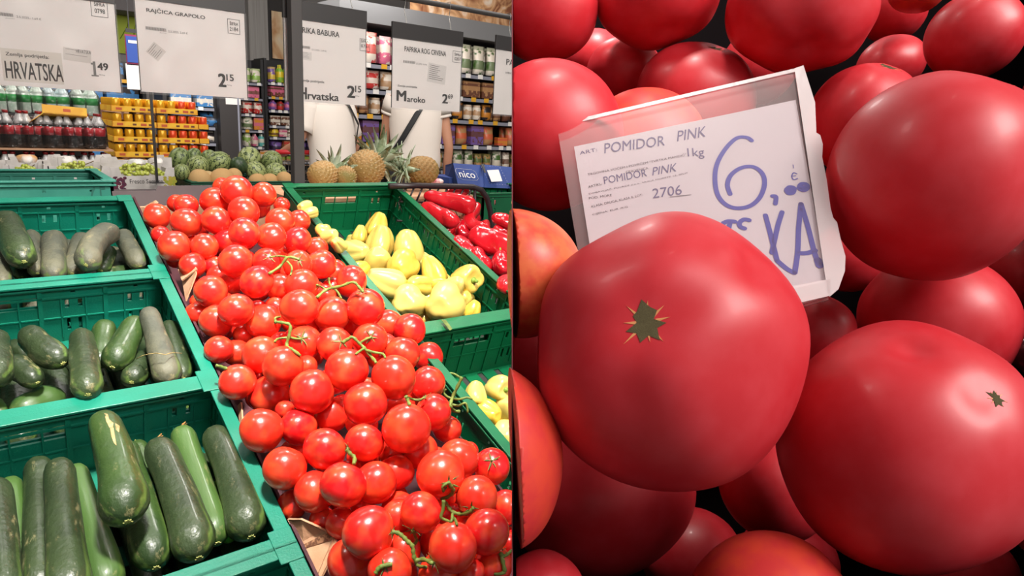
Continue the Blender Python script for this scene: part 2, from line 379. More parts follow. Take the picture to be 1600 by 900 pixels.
def gondola(lab,x0,x1,yf,dep,zs,top,seed,wh,plan,where,tagstep=.12,rail=.045,lip=True):
    """shelving unit; zs = rail centre heights; plan = per shelf list of (kind,colours,w,h)"""
    g=thing('shelving_unit',lab,'shelf',((x0+x1)/2,yf,0)); w=(x1-x0)/2; rr=random.Random(seed)
    obj('back_panel',MB().box(-w,w,dep-.03,dep,0,top),M_BLK,g)
    for s in (-1,1): obj('side_post',MB().box(s*w-.02,s*w+.02,.05,dep,0,top),M_BLK,g)
    if wh: obj('fascia',MB().box(-w-.02,w+.02,.04,dep,top-.005,top+wh),mat('grey fascia','7f7f80',.6),g)
    tw=MB().box(-.028,.028,-.006,-.002,-.02,.02).mesh('price_tag',M_TAG); ty=MB().box(-.028,.028,-.006,-.002,-.02,.02).mesh('price_tag',M_TAGY)
    for si,z in enumerate(zs):
        sh=obj('shelf',MB().box(-w+.02,w-.02,.0,dep-.03,z+rail/2-.012,z+rail/2).box(-w+.02,w-.02,-.0,.012,z-rail/2,z+rail/2),M_SHELF,g)
        x=-w+.08+rr.uniform(0,.05)
        while x<w-.05:
            t=link('price_tag',ty if rr.random()<.3 else tw,sh); t.location=(x,0,z); x+=tagstep*rr.uniform(.7,1.7)
        zz=z+rail/2+.001; x=x0+.06; n=0
        P=plan[si%len(plan)]
        nxt=(zs[si-1] if si else top)-rail/2-zz-.015
        cnt={}
        while x<x1-.05:
            kind,c,c2,pw,ph=rr.choice(P); ph=min(ph,nxt); n+=1
            for row in range(2 if kind!='carton' else 1):
                ww=pw*1.0
                key=(CW[c],KIND[kind][2]); 
                if row==0: cnt[key]=cnt.get(key,0)+1; num=cnt[key]
                w0='%s %s, %s of its colour, %s shelf, %s'%(CW[c],KIND[kind][2],ORDN[min(num-1,23)],ORDN[si],where)
                if row: w0='%s %s standing behind the %s of its colour, %s shelf, %s'%(CW[c],KIND[kind][2],ORDN[min(num-1,23)],ORDN[si],where)
                goods(x+ww/2,yf+.03+pw*.35+row*pw*.75,zz,kind,c,c2,ww,ph,pw*.6,w0,'goods on %s'%where,rr.uniform(-.12,.12))
            x+=pw*rr.uniform(1.02,1.25)
    return g
S=lambda *a:a
zR=[atY(700,y,5.6).z for y in (115,152.5,188.5)]+[atY(700,229,5.6).z,atY(700,268,5.6).z,.45]
XR0=atY(538,172,5.6).x; XR1=atY(798,190,5.6).x+1.1
gondola('long grocery shelving unit with grey rails behind the two shoppers',XR0,XR1,5.6,.5,zR,zR[0]+.36,3,.16,
 [[S('snack_bag','e8dccb','4a6b2f',.13,.27),S('snack_bag','e8dccb','c9342f',.13,.26),S('snack_bag','d86a8a','e8dccb',.12,.24)],
  [S('snack_bag','c9342f','e8dccb',.14,.17),S('carton','6b3f2a','b98a5a',.2,.15),S('snack_bag','e8dccb','b98a5a',.14,.17)],
  [S('snack_bag','b98a5a','6b3f2a',.10,.17),S('snack_bag','6b3f2a','2b2526',.12,.16),S('jar','e8dccb','b98a5a',.09,.14),S('snack_bag','2b2526','d98b2b',.13,.16)],
  [S('snack_bag','b98a5a','d9603a',.15,.19),S('carton','7a5aa0','6b3f2a',.16,.2),S('carton','d9603a','d98b2b',.12,.08),S('snack_bag','4a6b2f','2b2526',.14,.18)],
  [S('snack_bag','e8dccb','6b3f2a',.10,.17),S('snack_bag','4a6b2f','e8dccb',.11,.18),S('snack_bag','b98a5a','4a6b2f',.1,.15)],
  [S('snack_bag','6b3f2a','b98a5a',.14,.2)]],'long unit behind the shoppers')
YL=10.5; zz=lambda x,y:atY(x,y,YL).z
gondola('narrow dark shelving unit beside the tall charcoal panel',atY(376,200,YL).x,atY(414,200,YL).x,YL,.5,[zz(395,131),zz(395,155),zz(395,180),zz(393,205),zz(390,231),.55],zz(395,131)+.36,5,0,
 [[S('snack_bag','e8dccb','86b53a',.14,.2)],[S('snack_bag','86b53a','e8dccb',.1,.2),S('carton','d86a8a','6b3f2a',.25,.2)],[S('snack_bag','c9342f','e8dccb',.15,.22),S('snack_bag','d86a8a','6b3f2a',.13,.2)],
  [S('jar','e8dccb','4a6b2f',.14,.2),S('carton','d98b2b','d86a8a',.14,.18)],[S('bottle','5fb8b0','e8dccb',.08,.3),S('bottle','d86a8a','e8dccb',.09,.3),S('jar','e8dccb','86b53a',.1,.26)],[S('carton','d98b2b','e8dccb',.2,.2)]],'narrow unit by charcoal panel')
gondola('dark shelving unit seen behind the stand post',atY(414,200,YL).x+.05,atY(540,200,YL).x,YL,.5,[zz(432,131),zz(432,153),zz(435,174),zz(435,198),zz(435,216),zz(435,240),.6],zz(432,131)+.36,8,0,
 [[S('snack_bag','7a5aa0','e6c52e',.1,.22),S('bottle','86b53a','e6c52e',.09,.26)],[S('snack_bag','d98b2b','86b53a',.12,.22),S('carton','6b3f2a','d86a8a',.2,.18)],[S('bottle','c9342f','6b3f2a',.1,.24),S('bottle','7a5aa0','d86a8a',.1,.24),S('jar','3f7fb8','e8dccb',.12,.18)],
  [S('carton','e8dccb','2b2526',.18,.2),S('carton','6b3f2a','e8dccb',.14,.14)],[S('jar','e8dccb','6b3f2a',.1,.12),S('jar','e6c52e','6b3f2a',.12,.14),S('carton','d86a8a','e8dccb',.12,.14)],
  [S('carton','c9342f','b98a5a',.2,.2),S('snack_bag','7a5aa0','2b2526',.18,.22)],[S('carton','b98a5a','86b53a',.2,.2)]],'unit behind the stand post')
YB=8.6; zb=lambda y:atY(320,y,YB).z
gondola('dark shelving unit with blue goods between the drink cans and the panel',atY(262,200,YB).x,atY(339,200,YB).x,YB,.5,[zb(125),zb(170),zb(200),zb(225),.5],zb(125)+.3,12,0,
 [[S('bottle','3f7fb8','e8dccb',.1,.24)],[S('carton','3f7fb8','e8dccb',.22,.15),S('jar','3f7fb8','e8dccb',.12,.2)],[S('snack_bag','3f7fb8','2b2526',.3,.2)],[S('snack_bag','2b2526','e8dccb',.25,.14)],[S('carton','b98a5a','6b3f2a',.3,.2)]],'unit right of drink cans')
a=atY(342,140,8.5); b=atY(375,140,8.5)
dp=thing('end_panel','tall plain charcoal panel standing between two shelving units','panel',((a.x+b.x)/2,8.5,0)); w=(b.x-a.x)/2
obj('panel_board',MB().box(-w,w,0,.45,0,zb(60)),M_DK,dp); obj('notice_sheet',MB().box(-.05,.12,-.006,0,atY(356,163,8.5).z,atY(356,153,8.5).z),M_WHITE,dp)
obj('edge_strip',MB().box(w-.04,w-.02,-.01,0,0,zb(60)),M_SHELF,dp)
# dark shelf backs between price sign one and two, and left part behind the bottles
gondola('distant dark shelving unit above the cola bottles',atY(-40,160,9.5).x,atY(228,160,9.5).x,9.5,.5,[atY(100,120,9.5).z,atY(100,158,9.5).z,atY(100,190,9.5).z,.6],atY(100,85,9.5).z,17,0,
 [[S('carton','2b2526','3f7fb8',.35,.25),S('carton','b98a5a','6b3f2a',.35,.26),S('snack_bag','3f7fb8','2b2526',.3,.2)]],'distant unit above the bottles',.3)

# ---------------------------------------------------------------- drinks
M_YEL=mat('yellow printed carton','e8a820',.5,c2='f2bd2c',scale=9,lo=.45,hi=.55); M_CANY=mat('yellow printed can','dfa01e',.28,c2='9a4a2a',scale=16,lo=.52,hi=.60,metal=.3,detail=2); M_CANR=mat('red and yellow printed can','e24a22',.28,c2='f0a52a',scale=11,lo=.48,hi=.54,metal=.3,detail=2); M_ALU=mat('can lid metal','c9c5bf',.3,metal=.8)
YC=5.9; r=.0325; hcan=.094; pitch=.113
xa=atY(172,150,YC).x; zt=atY(172,149,YC).z
plin=thing('display_plinth','dark block plinth under the stacked yellow drink trays','plinth',(xa+.36,YC+.3,0))
obj('plinth_body',MB().box(-.42,.42,-.33,.33,0,zt-pitch*6),M_DK,plin); obj('plinth_foot',MB().box(-.38,.38,-.29,.29,0,.0).box(-.43,.43,-.34,.34,zt-pitch*6-.03,zt-pitch*6-.001),M_BLK,plin)
def canmesh(m): 
    mb=MB().lathe([(r*.8,0),(r,.006),(r,hcan-.008),(r*.86,hcan)],14); return mb.mesh('drink_can',m,True)
cy,cr2=canmesh(M_CANY),canmesh(M_CANR); lidm=MB().lathe([(r*.86,hcan),(r*.82,hcan+.001)],14).mesh('can_lid',M_ALU)
traym=MB(); tw=.300; td=.27
traym.box(0,tw,0,td,0,.004).box(0,tw,0,.004,0,.042).box(0,tw,td-.004,td,0,.042).box(0,.004,0,td,0,.042).box(tw-.004,tw,0,td,0,.042); traym=traym.mesh('carton_tray',M_YEL)
M_MARK=mat('tray print red','c2552c',.6)
markm=MB(); 
markm.box(.03,.07,-.0012,0,.012,.03)
markm=markm.mesh('tray_print',M_MARK); mark2=MB()
mark2.box(.135,.16,-.0012,0,.014,.028)
mark2=mark2.mesh('tray_print',mat('tray print dark','6b3a22',.6))
for L in range(6):
    for c in range(2):
        for dpt in range(2):
            if L==0 and c==1 and dpt==0: tw2=.9
            x0=xa+c*(tw+.004)+ (0 if L else 0)+(.0 if c==0 else .0); z0=zt-pitch*(L+1)
            side=['left','right'][c]; row='front' if dpt==0 else 'rear'
            t=thing('drink_tray','yellow tray of drink cans, %s layer from the top, %s %s column'%(ORDN[L],row,side),'drinks',(x0,YC+dpt*(td+.003),z0),group='stacked yellow can trays')
            link('carton_tray',traym,t); 
            if dpt==0: link('tray_print',markm,t); link('tray_print',mark2,t); link('tray_print',markm,t).location.x=.16; link('tray_print',mark2,t).location.x=.11
            for i in range(4):
                for j in range(4):
                    if not(j==0 and dpt==0 or (i==0 and c==0) or L==0 or (i==3 and c==1)): continue
                    red=(c==1 and i>=(2 if L in (0,3) else 1)) 
                    o=link('drink_can',cr2 if red else cy,t); o.location=(.0375+i*.075,.035+j*.066,.005); link('can_lid',lidm,o)
# small third column making the stack wider below the top layer
for L in range(1,6):
    z0=zt-pitch*(L+1); x0=xa+2*(tw+.004)
    t=thing('drink_pack','narrow pack of red and yellow cans at the stack\'s right end, %s layer'%ORDN[L],'drinks',(x0,YC,z0),group='narrow can packs')
    obj('carton_tray',MB().box(0,.075,0,td,0,.004).box(0,.075,0,.004,0,.042).box(.071,.075,0,td,0,.042),M_YEL,t)
    for j in range(4): o=link('drink_can',cr2 if L!=4 else cy,t); o.location=(.0375,.035+j*.066,.005); link('can_lid',lidm,o)

M_COLA=mat('dark cola in bottle','1a0d0b',.12,coat=.8); M_CLR=mat('clear bottle top','9d9a98',.12,coat=.8,c2='d8d6d4',scale=30); M_CLAB=mat('red bottle label','c22430',.35,c2='e8d8d4',scale=26,lo=.60,hi=.66,detail=1); M_CAPR=mat('red bottle cap','8c1a1e',.4)
M_WRAP=film('shrink wrap film','e8e4e0',.015,.12,.5,40)
M_GRNB=mat('pale green water bottle','b9cdbd',.12,coat=.8,c2='e3e8e0',scale=25); M_GLAB=mat('green bottle label','1f8a3c',.4); M_BLUB=mat('pale blue water bottle','a9c4c6',.12,coat=.8,c2='e0e8e8',scale=25)
def pack(lab,x,y,z,body,top,labm,capm,R,h,nx,ny,grp,lying=False,wrap=True,ry=0):
    t=thing('bottle_pack',lab,'drinks',(x,y,z),(0,0,0) if not lying else (0,R_(90),ry),grp)
    b=CACHE.get(('pk',body.name,h))
    if not b:
        b=(MB().lathe([(R*.8,0),(R,.01),(R*.97,h*.3),(R,h*.34),(R,h*.60),(R*.98,h*.66)],14).mesh('bottle',body,True),
           MB().lathe([(R*.98,h*.66),(R*.8,h*.76),(R*.42,h*.88),(R*.34,h*.93)],14).mesh('bottle_neck',top,True),
           MB().lathe([(R*1.015,h*.36),(R*1.015,h*.60)],14).mesh('bottle_label',labm,True),
           MB().lathe([(R*.4,h*.93),(R*.4,h*.99),(R*.36,h)],10).mesh('bottle_cap',capm,True))
        CACHE[('pk',body.name,h)]=b
    for i in range(nx):
        for j in range(ny):
            o=link('bottle',b[0],t); o.location=((i-(nx-1)/2)*2.05*R,(j+.5)*2.05*R,0)
            for q in b[1:]: link(q.name.split('.')[0],q,o)
    if wrap:
        W2=nx*1.03*R+.004; dd=ny*2.05*R+.004
        mb=MB(); n=6; v=[]
        for (hh,s) in ((.004,1),(h*.5,.995),(h*.70,.97),(h*.86,.72)):
            v+=[(-W2*s,dd/2-dd/2*s,hh),(W2*s,dd/2-dd/2*s,hh),(W2*s,dd/2+dd/2*s,hh),(-W2*s,dd/2+dd/2*s,hh)]
        f=[(j*4+k,j*4+(k+1)%4,j*4+4+(k+1)%4,j*4+4+k) for j in range(3) for k in range(4)]
        obj('wrap',mb.add(v,f),M_WRAP,t,None,True)
    return t
YK=5.2; bz=atY(80,231,YK).z; hb=atY(80,175,YK).z-bz; Rb=.033
cpl=thing('display_plinth','dark plinth under the cola bottle packs','plinth',(.35,5.4,0)); obj('plinth_body',MB().box(-.55,.37,-.25,.23,0,bz-.24),M_DK,cpl); obj('plinth_foot',MB().box(-.56,.38,-.26,.24,bz-.27,bz-.241),M_BLK,cpl)
for k in range(6):
    x=atY(22+k*31,200,YK).x if k<5 else atY(-12,200,YK).x
    nm=['leftmost full','second from left','middle','fourth from left','rightmost','half hidden far left'][k]
    pack('shrink wrapped pack of cola bottles with red labels, %s one, upper layer'%nm,x,YK-.03,bz,M_COLA,M_CLR,M_CLAB,M_CAPR,Rb,hb,2,3,'cola bottle packs')
    pack('shrink wrapped pack of dark cola bottles, %s one, lower layer'%nm,x+.01,YK-.06,bz-.24,M_COLA,M_CLR,M_CLAB,M_CAPR,Rb,.215,2,2,'cola bottle packs, lower layer')
tb=obj('divider_board',MB().box(-.20,.74,YK-.08,YK+.24,bz-.012,bz-.002),M_CARD); tag(tb,'thin brown cardboard sheet between the two layers of cola packs','cardboard')
YG=5.62; gz=atY(60,178,YG).z
gpl=thing('display_plinth','tall dark plinth under the green labelled water bottles','plinth',(.32,5.85,0)); obj('plinth_body',MB().box(-.62,.36,-.24,.26,0,gz-.03),M_DK,gpl); obj('plinth_foot',MB().box(-.62,.36,-.25,.27,gz-.029,gz-.001),M_BLK,gpl)
for k,(px,la) in enumerate(((12,'at the left edge'),(50,'second from left'),(90,'behind the yellow tray'),(135,'rightmost'))):
    x=atY(px,165,YG).x; 
    pack('pack of water bottles with green labels, %s'%la,x,YG,gz,M_GRNB if k!=2 else M_BLUB,M_GRNB if k<2 else M_BLUB,M_GLAB,M_GLAB,.038,.20,2,3,'green labelled water packs')
yt=thing('carton_tray','yellow cardboard tray lying tilted on top of the cola packs','box',atY(105,180,YK-.06),(R_(-12),R_(3),R_(6)))
obj('tray_base',MB().box(-.13,.11,0,.2,0,.006),M_YEL,yt); obj('front_panel',MB().box(-.13,.11,0,.005,0,.055),M_YEL,yt); obj('side_panel',MB().hexa([(-.13,0,0),(-.125,0,0),(-.125,.2,0),(-.13,.2,0),(-.19,0,-.05),(-.185,0,-.05),(-.185,.2,-.05),(-.19,.2,-.05)]),M_YEL,yt); obj('print_panel',MB().box(-.02,.02,-.001,0,.02,.038),M_MARK,yt)
# black stand rod in front of the cans
rd=thing('sign_stand','thin black stand rod in front of the yellow can trays','stand',atY(243,250,3.95)-Vector((0,0,.12))); h=atY(243,140,3.95).z-rd.location.z
obj('rod',MB().box(-.006,.006,-.006,.006,0,h),M_BLK,rd); obj('foot_plate',MB().box(-.03,.03,-.03,.03,0,.004),M_BLK,rd)

# ---------------------------------------------------------------- middle island: grapes and melons
ZI=.925
isl=thing('display_island','dark low display island carrying the grape boxes and melon crates','table',(.7,4.2,0))
obj('island_top',MB().box(-1.1,.86,-.3,.52,ZI-.04,ZI-.002),M_DK,isl); obj('island_body',MB().box(-1.0,.80,-.25,.48,0,ZI-.04),M_BLK,isl)
M_BOXW=mat('white printed fruit carton','cfc9c4',.7,c2='b9b3ae',scale=12); M_GRAPE=mat('green grapes','a8b23a',.3,c2='8d9c2a',scale=18,coat=.3,rnd='b9bf5a'); M_GRAPER=mat('printed red grapes','6a2038',.6,c2='40203a',scale=60); M_GRAPEG=mat('printed green grapes','8f962c',.6,c2='b39a35',scale=60)
def fruitbox(lab,px0,px1,ytop,ybot,Y,dpth=.3,txt=None,grape=True,seed=0,cut=True):
    a=atY(px0,ybot,Y); b=atY(px1,ytop,Y); w=(b.x-a.x); h=b.z-a.z; rr=random.Random(seed)
    t=thing('fruit_box',lab,'box',(a.x,Y,a.z)); e=.005
    def wall(nm,pts,y0,y1):                # profile with raised corner tabs
        v=[(x,y0,z) for x,z in pts]+[(x,y1,z) for x,z in pts]; k=len(pts)
        return obj(nm,MB().add(v,[tuple(range(k)),tuple(range(k,2*k))[::-1]]+[(i,i+k,(i+1)%k+k,(i+1)%k) for i in range(k)]),M_BOXW,t)
    pr=[(0,0),(w,0),(w,h),(w*.87,h),(w*.83,h*.62),(w*.17,h*.62),(w*.13,h),(0,h)]
    wall('front_panel',pr,0,e); wall('back_panel',pr,dpth-e,dpth)
    for s in (0,w-e): obj('side_panel',MB().box(s,s+e,e,dpth-e,0,h*.85),M_BOXW,t)
    obj('box_floor',MB().box(e,w-e,e,dpth-e,0,e),M_BOXW,t)
    if txt:
        text(txt,M_INK,t,w*.28,h*.22,w*.80,h*.48,-.0008); 
        for cx,mm in ((.12,M_GRAPER),(.92,M_GRAPEG)):
            mb=MB()
            for i in range(26):
                q=rr.uniform(-.09,.09)*w; z=rr.uniform(.0,.62)*h; k=8; rad=.009
                mb.add([(cx*w+q+rad*math.cos(2*math.pi*j/k),-.0006-i*1e-5,max(.002,min(h*.6,z+rad*math.sin(2*math.pi*j/k)))) for j in range(k)],[tuple(range(k))[::-1]])
            obj('printed_grapes',mb,mm,t)
    return t,a,w,h
def grapes(lab,cx,cy,cz,w,d,h,n,seed):
    rr=random.Random(seed); t=thing('grape_bunch',lab,'grapes',(cx,cy,cz)); me=CACHE.get('grape') or MB().ball(lambda a,p:Vector((math.sin(p)*math.cos(a),math.sin(p)*math.sin(a),1.15*math.cos(p)))*.0105,10,7).mesh('grape',M_GRAPE,True); CACHE['grape']=me
    for i in range(n):
        x=rr.uniform(-1,1); y=rr.uniform(-1,1); q=max(0,1-x*x*.8-y*y*.5)
        o=link('grape',me,t); o.location=(x*w/2,y*d/2,.01+h*q*rr.uniform(.5,1)); o.rotation_euler=(rr.uniform(0,3),rr.uniform(0,3),0)
    obj('stalk',MB().tube([(-w*.3,0,h*.6),(0,0,h*1.05),(w*.2,.01,h*1.0),(w*.35,0,h*1.25)],.0025,6),mat('brown grape stalk','6d5a35',.8),t)
YF=4.0
t,a,w,h=fruitbox('white grape box with script lettering and printed grapes, right one',175,272,262,297,YF,.3,'Fresco Sempre',seed=1); grapes('green grapes heaped in the lettered white box',a.x+w*.5,YF+.13,a.z+h*.42,w*.84,.24,.07,130,1)
t,a,w,h=fruitbox('white grape box in the middle, left of the lettered one',78,172,260,296,YF-.0,.3,seed=2); grapes('green grapes in the middle white box',a.x+w*.5,YF+.13,a.z+h*.42,w*.84,.24,.065,120,2)
t,a,w,h=fruitbox('white fruit box at the left with printed sides',18,76,258,296,YF+.0,.3,seed=3); grapes('yellow green grapes low in the left white box',a.x+w*.45,YF+.13,a.z+h*.38,w*.7,.2,.05,60,3)
t,a,w,h=fruitbox('dark edged fruit box cut by the left edge',-60,14,258,296,YF,.3,seed=4)
for i,(x0,x1,s) in enumerate(((18,90,5),(92,168,6),(170,268,7))):
    t,a,w,h=fruitbox('back row white fruit box, %s from the left'%ORDN[i],x0,x1,246,268,YF+.33,.2,seed=s); obj('riser',MB().box(0,w,.01,.19,ZI-a.z,-.001),M_CARD,t)
for i,(px,py,c) in enumerate(((42,250,'d8a060'),(104,252,'d9d5cf'),(214,256,'cfd0c8'),(246,254,'b8b0a8'))):
    q=atY(px,py,YF+.36); rr=random.Random(i)
    o=obj('paper_wrap',MB().ball(lambda a,p:Vector((math.cos(a)*math.sin(p)*(.042+.012*math.sin(3*a)),math.sin(a)*math.sin(p)*.04,.028*math.cos(p)+.008*math.sin(5*a)*math.sin(p))),14,9),mat('crumpled wrap '+c,c,.7,c2='efeae4',scale=9,bump=.6,bscale=30),None,T(q),True)
    tag(o,['orange round fruit peeking over the back left box','white crumpled paper over the middle back box','white crumpled bag at the right back box','pale cloth wrap beside the melon crate'][i],['fruit','paper','bag','paper'][i])
def melt(nt,src,mp):
    N=nt.nodes.new; L=nt.links.new; tc=N('ShaderNodeTexCoord'); s=N('ShaderNodeSeparateXYZ'); L(tc.outputs['Object'],s.inputs[0])
    at=N('ShaderNodeMath'); at.operation='ARCTAN2'; L(s.outputs[1],at.inputs[0]); L(s.outputs[0],at.inputs[1])
    n=N('ShaderNodeTexNoise'); n.inputs['Scale'].default_value=5; n.inputs['Detail'].default_value=5; L(tc.outputs['Object'],n.inputs[0])
    ad=N('ShaderNodeMath'); ad.operation='MULTIPLY_ADD'; ad.inputs[1].default_value=1.1; L(n.outputs[0],ad.inputs[0]); L(at.outputs[0],ad.inputs[2])
    mu=N('ShaderNodeMath'); mu.operation='MULTIPLY'; mu.inputs[1].default_value=11; L(ad.outputs[0],mu.inputs[0])
    si=N('ShaderNodeMath'); si.operation='SINE'; L(mu.outputs[0],si.inputs[0])
    r=N('ShaderNodeValToRGB'); r.color_ramp.elements[0].position=.55; r.color_ramp.elements[1].position=.9; L(si.outputs[0],r.inputs[0])
    x=N('ShaderNodeMix'); x.data_type='RGBA'; L(r.outputs[0],x.inputs[0]); L(src,x.inputs[6]); x.inputs[7].default_value=lin('1c2f17'); return x.outputs[2]
M_MEL=mat('watermelon rind','71834c',.4,c2='62763f',scale=6,extra=melt,rnd='8f9a62',coordspace=None) if 0 else mat('watermelon rind','6a7c46',.4,c2='5c703a',scale=6,extra=melt,rnd='96a066')
M_MELD=mat('dark watermelon rind','31452a',.4,c2='3c5030',scale=6,extra=melt)
M_CANT=mat('netted melon rind','c99a62',.7,c2='b58a52',scale=40,bump=.4,bscale=80,rnd='b9a070')
mm=MB().ball(lambda a,p:Vector((math.sin(p)*math.cos(a),math.sin(p)*math.sin(a),1.12*math.cos(p)-.05*math.exp(-(p/.2)**2))),32,22)
me1,me2,me3=mm.mesh('watermelon',M_MEL,True),mm.mesh('watermelon',M_MELD,True),mm.mesh('melon',M_CANT,True)
stm=MB().lathe([(.07,1.06),(.05,1.1),(.06,1.2),(.03,1.22)],7).mesh('stem_end',mat('dry stem','7d7a4a',.8))
WM=[(281,248,16,'tall watermelon at the left end of the melon pile',0,5),(303,243,11,'watermelon half hidden behind the left pair',0,5.1),(309,260,16,'watermelon in front between the left end one and the large one',0,4.2),(327,246,12,'watermelon behind the large middle one',0,5),
 (341,255,18,'large watermelon left of the dark small one',0,4.25),(373,259,13,'small very dark watermelon in the middle of the pile',1,4.2),(390,247,17,'watermelon topmost right of centre',0,4.45),(425,252,16,'pale yellowish striped watermelon at the right',0,4.4),
 (400,268,15,'watermelon low in front, right of the dark one',0,4.2),(431,270,16,'watermelon lowest at the right end above the crate',0,4.22),(284,269,12,'flat watermelon low at the left end',0,4.1),(408,257,9,'small pale watermelon glimpsed between two others',0,4.5)]
for x,y,rr_,lab,dk,Y in WM:
    Y=min(Y,4.5); q=atY(x,y,Y); R=rr_*depth(q)/F; o=link('watermelon',me2 if dk else me1); o.location=q; o.scale=(R,R,R); rq=random.Random(x); o.rotation_euler=(rq.uniform(.3,1.4),rq.uniform(-.6,.6),rq.uniform(0,6)); tag(o,lab,'watermelon','watermelons on the island'); link('stem_end',stm,o)
for i,(x,y,rr_,lab) in enumerate(((312,280,17,'netted melon at the left in the dark green crate'),(325,276,12,'orange tinted melon second from the left in the crate'),(347,279,19,'broad pale netted melon in the middle of the left crate'),(365,274,13,'pale melon behind at the left crate\'s right corner'),(402,280,12,'netted melon at the left of the right crate'),(422,281,13,'broad netted melon in the middle of the right crate'),(445,278,12,'netted melon beside the stand post'))):
    q=atY(x,y+3,4.08+.03*(i%2)); R=rr_*depth(q)/F; o=link('melon',me3); o.location=q; o.scale=(R,R,R); o.rotation_euler=(i,i*2,i); tag(o,lab,'melon','netted melons in the crates'); link('stem_end',stm,o)
x0,x1,x2=atY(300,284,3.95).x,atY(384,284,3.95).x,atY(470,284,3.95).x
zc=atY(340,284,3.95).z
for i,(a,b) in enumerate(((x0,x1-.005),(x1,x2))):
    crate('produce_crate',['dark green crate holding netted melons, left one','dark green crate holding netted melons, behind the stand post'][i],'crate',0,b-a,0,.5,.13,M_DGREEN,'melon crates',loc=((a+b)/2,3.95,zc-.13),tilt=0)
CU0,CU1=-.276,.318
Vs=[(1.446,1.84),(1.040,1.440),(.632,1.034),(.225,.626)]
crates=[]
for (a,b),lab in zip(Vs,('teal crate of dusty dark cucumbers, furthest back in the left column','teal crate of mixed cucumbers, second from the back in the left column',
        'teal crate of long cucumbers nearest the camera in the left column','teal crate corner at the bottom edge below the long cucumbers')):
    crates.append(crate('produce_crate',lab,'crate',CU0,CU1,a,b,.165,M_TEAL,'teal crates of the left column'))
YU0,YU1=.762,1.150
crate('produce_crate','green crate of pale yellow peppers directly behind the right side of the tomato heap','crate',YU0,YU1,1.092,1.905,.185,M_GREEN,'green pepper crates')
crate('produce_crate','green crate at the right edge with few yellow peppers and bare slotted floor','crate',YU0,YU1,.27,1.080,.185,M_GREEN,'green pepper crates')

# sloping display table under the crates
st=thing('display_table','dark sloping display table under the produce crates','table',disp(.45,1.0,-.9))
def tabl():
    mb=MB(); a=[]
    zt=-.172
    P=[disp(-.30,.20,zt-.02),disp(1.72,.20,zt-.02),disp(1.72,1.98,zt-.02),disp(-.30,1.98,zt-.02),disp(-.30,.20,zt-.03+.025),disp(1.72,.20,zt-.005),disp(1.72,1.98,zt-.005),disp(-.30,1.98,zt-.005)]
    return mb.hexa([tuple(p-st.location) for p in P])
M_DARK=mat('dark grey metal','3a3736',.5)
obj('table_top',tabl(),M_DARK,st)
for U,V in ((-.27,.25),(1.68,.25),(-.27,1.9),(1.68,1.9)):
    p=disp(U,V,-.19); obj('leg',MB().box(p.x-.025-st.location.x,p.x+.025-st.location.x,p.y-.025-st.location.y,p.y+.025-st.location.y,-st.location.z,p.z-st.location.z),M_DARK,st)

# cardboard box that holds the vine tomatoes
bx=thing('cardboard_box','open brown cardboard box holding the vine tomato heap','box',disp(.54,.22,-.17),(TILT,0,0))
L0,L1=-.205,.208; DD=1.66
M_BOXIN=mat('gap shade cardboard','4a1c26',.7,c2='3a141e',scale=30)  # shade of the gaps between tomatoes put into the box's inner colour
obj('box_floor',MB().box(L0,L1,0,DD,0,.006),M_BOXIN,bx)
obj('side_panel',MB().box(L0,L0+.005,0,DD,.006,.15),M_BOXIN,bx); obj('side_panel',MB().box(L1-.005,L1,0,DD,.006,.10),M_BOXIN,bx)
obj('back_panel',MB().box(L0,L1,DD-.005,DD,.006,.12),M_CARD,bx); obj('front_panel',MB().box(L0,L1,0,.005,.006,.14),M_CARD,bx)
# torn flaps along its left side: (pixel polygon, height above the rim plane at each corner)
def plate(name,pts,th,m,parent=None,label=None):
    a,b,c=pts[0],pts[1],pts[2]; n=(b-a).cross(c-a).normalized()*th
    inv=parent.matrix_basis.inverted() if parent else Matrix()
    k=len(pts); v=[inv@p for p in pts]+[inv@(p+n) for p in pts]
    mb=MB().add(v,[tuple(range(k))[::-1],tuple(range(k,2*k))]+[(i,(i+1)%k,(i+1)%k+k,i+k) for i in range(k)])
    o=obj(name,mb,m,parent)
    if label: o['label']=label
    return o
bpy.context.view_layer.update()
for poly,lab in (([(277,418,-.01),(305,414,.03),(307,421,.035),(284,438,.0)],'torn brown flap folded outwards at the left side'),
                 ([(284,437,-.015),(305,421,.03),(306,428,.03),(290,470,-.02)],None),
                 ([(226,322,-.01),(242,313,.02),(246,316,.02),(230,338,-.01)],'curled torn flap at the back left corner'),
                 ([(449,812,-.02),(470,812,.005),(497,824,.01),(511,832,.0),(472,852,-.03)],'bent corner flap beside the lowest teal crate'),
                 ([(474,858,-.03),(521,836,.0),(519,846,.0),(497,895,-.03),(487,890,-.04)],'second bent corner flap with corrugated edge'),
                 ([(522,838,.0),(526,852,.0),(512,884,-.02),(500,905,-.03),(494,905,-.03)],None),
                 ([(371,634,-.02),(376,628,-.005),(381,700,-.01),(377,690,-.02)],None)):
    plate('flap',[onW(*p) for p in poly],.003,M_CARD,bx,lab)
for pl in ([(472,852,-.028),(511,832,.003),(524,841,.002),(476,857,-.028)],):
    plate('corrugated_edge',[onW(*p) for p in pl],.003,M_CARDD,bx,'layered corrugated edge of the flaps')

# ---------------------------------------------------------------- collision-free placement
PL=[]                                     # (centre, radius, tomato object or None)
def free(ss,tol):
    for c,r in ss:
        for q in PL:
            if (c-q[0]).length_squared<((r+q[1])*tol)**2: return False
    return True
def radial(px,py):                        # shrink factors of an off-axis outline
    return math.cos(math.atan((px-800)/F)),math.cos(math.atan((py-450)/F))

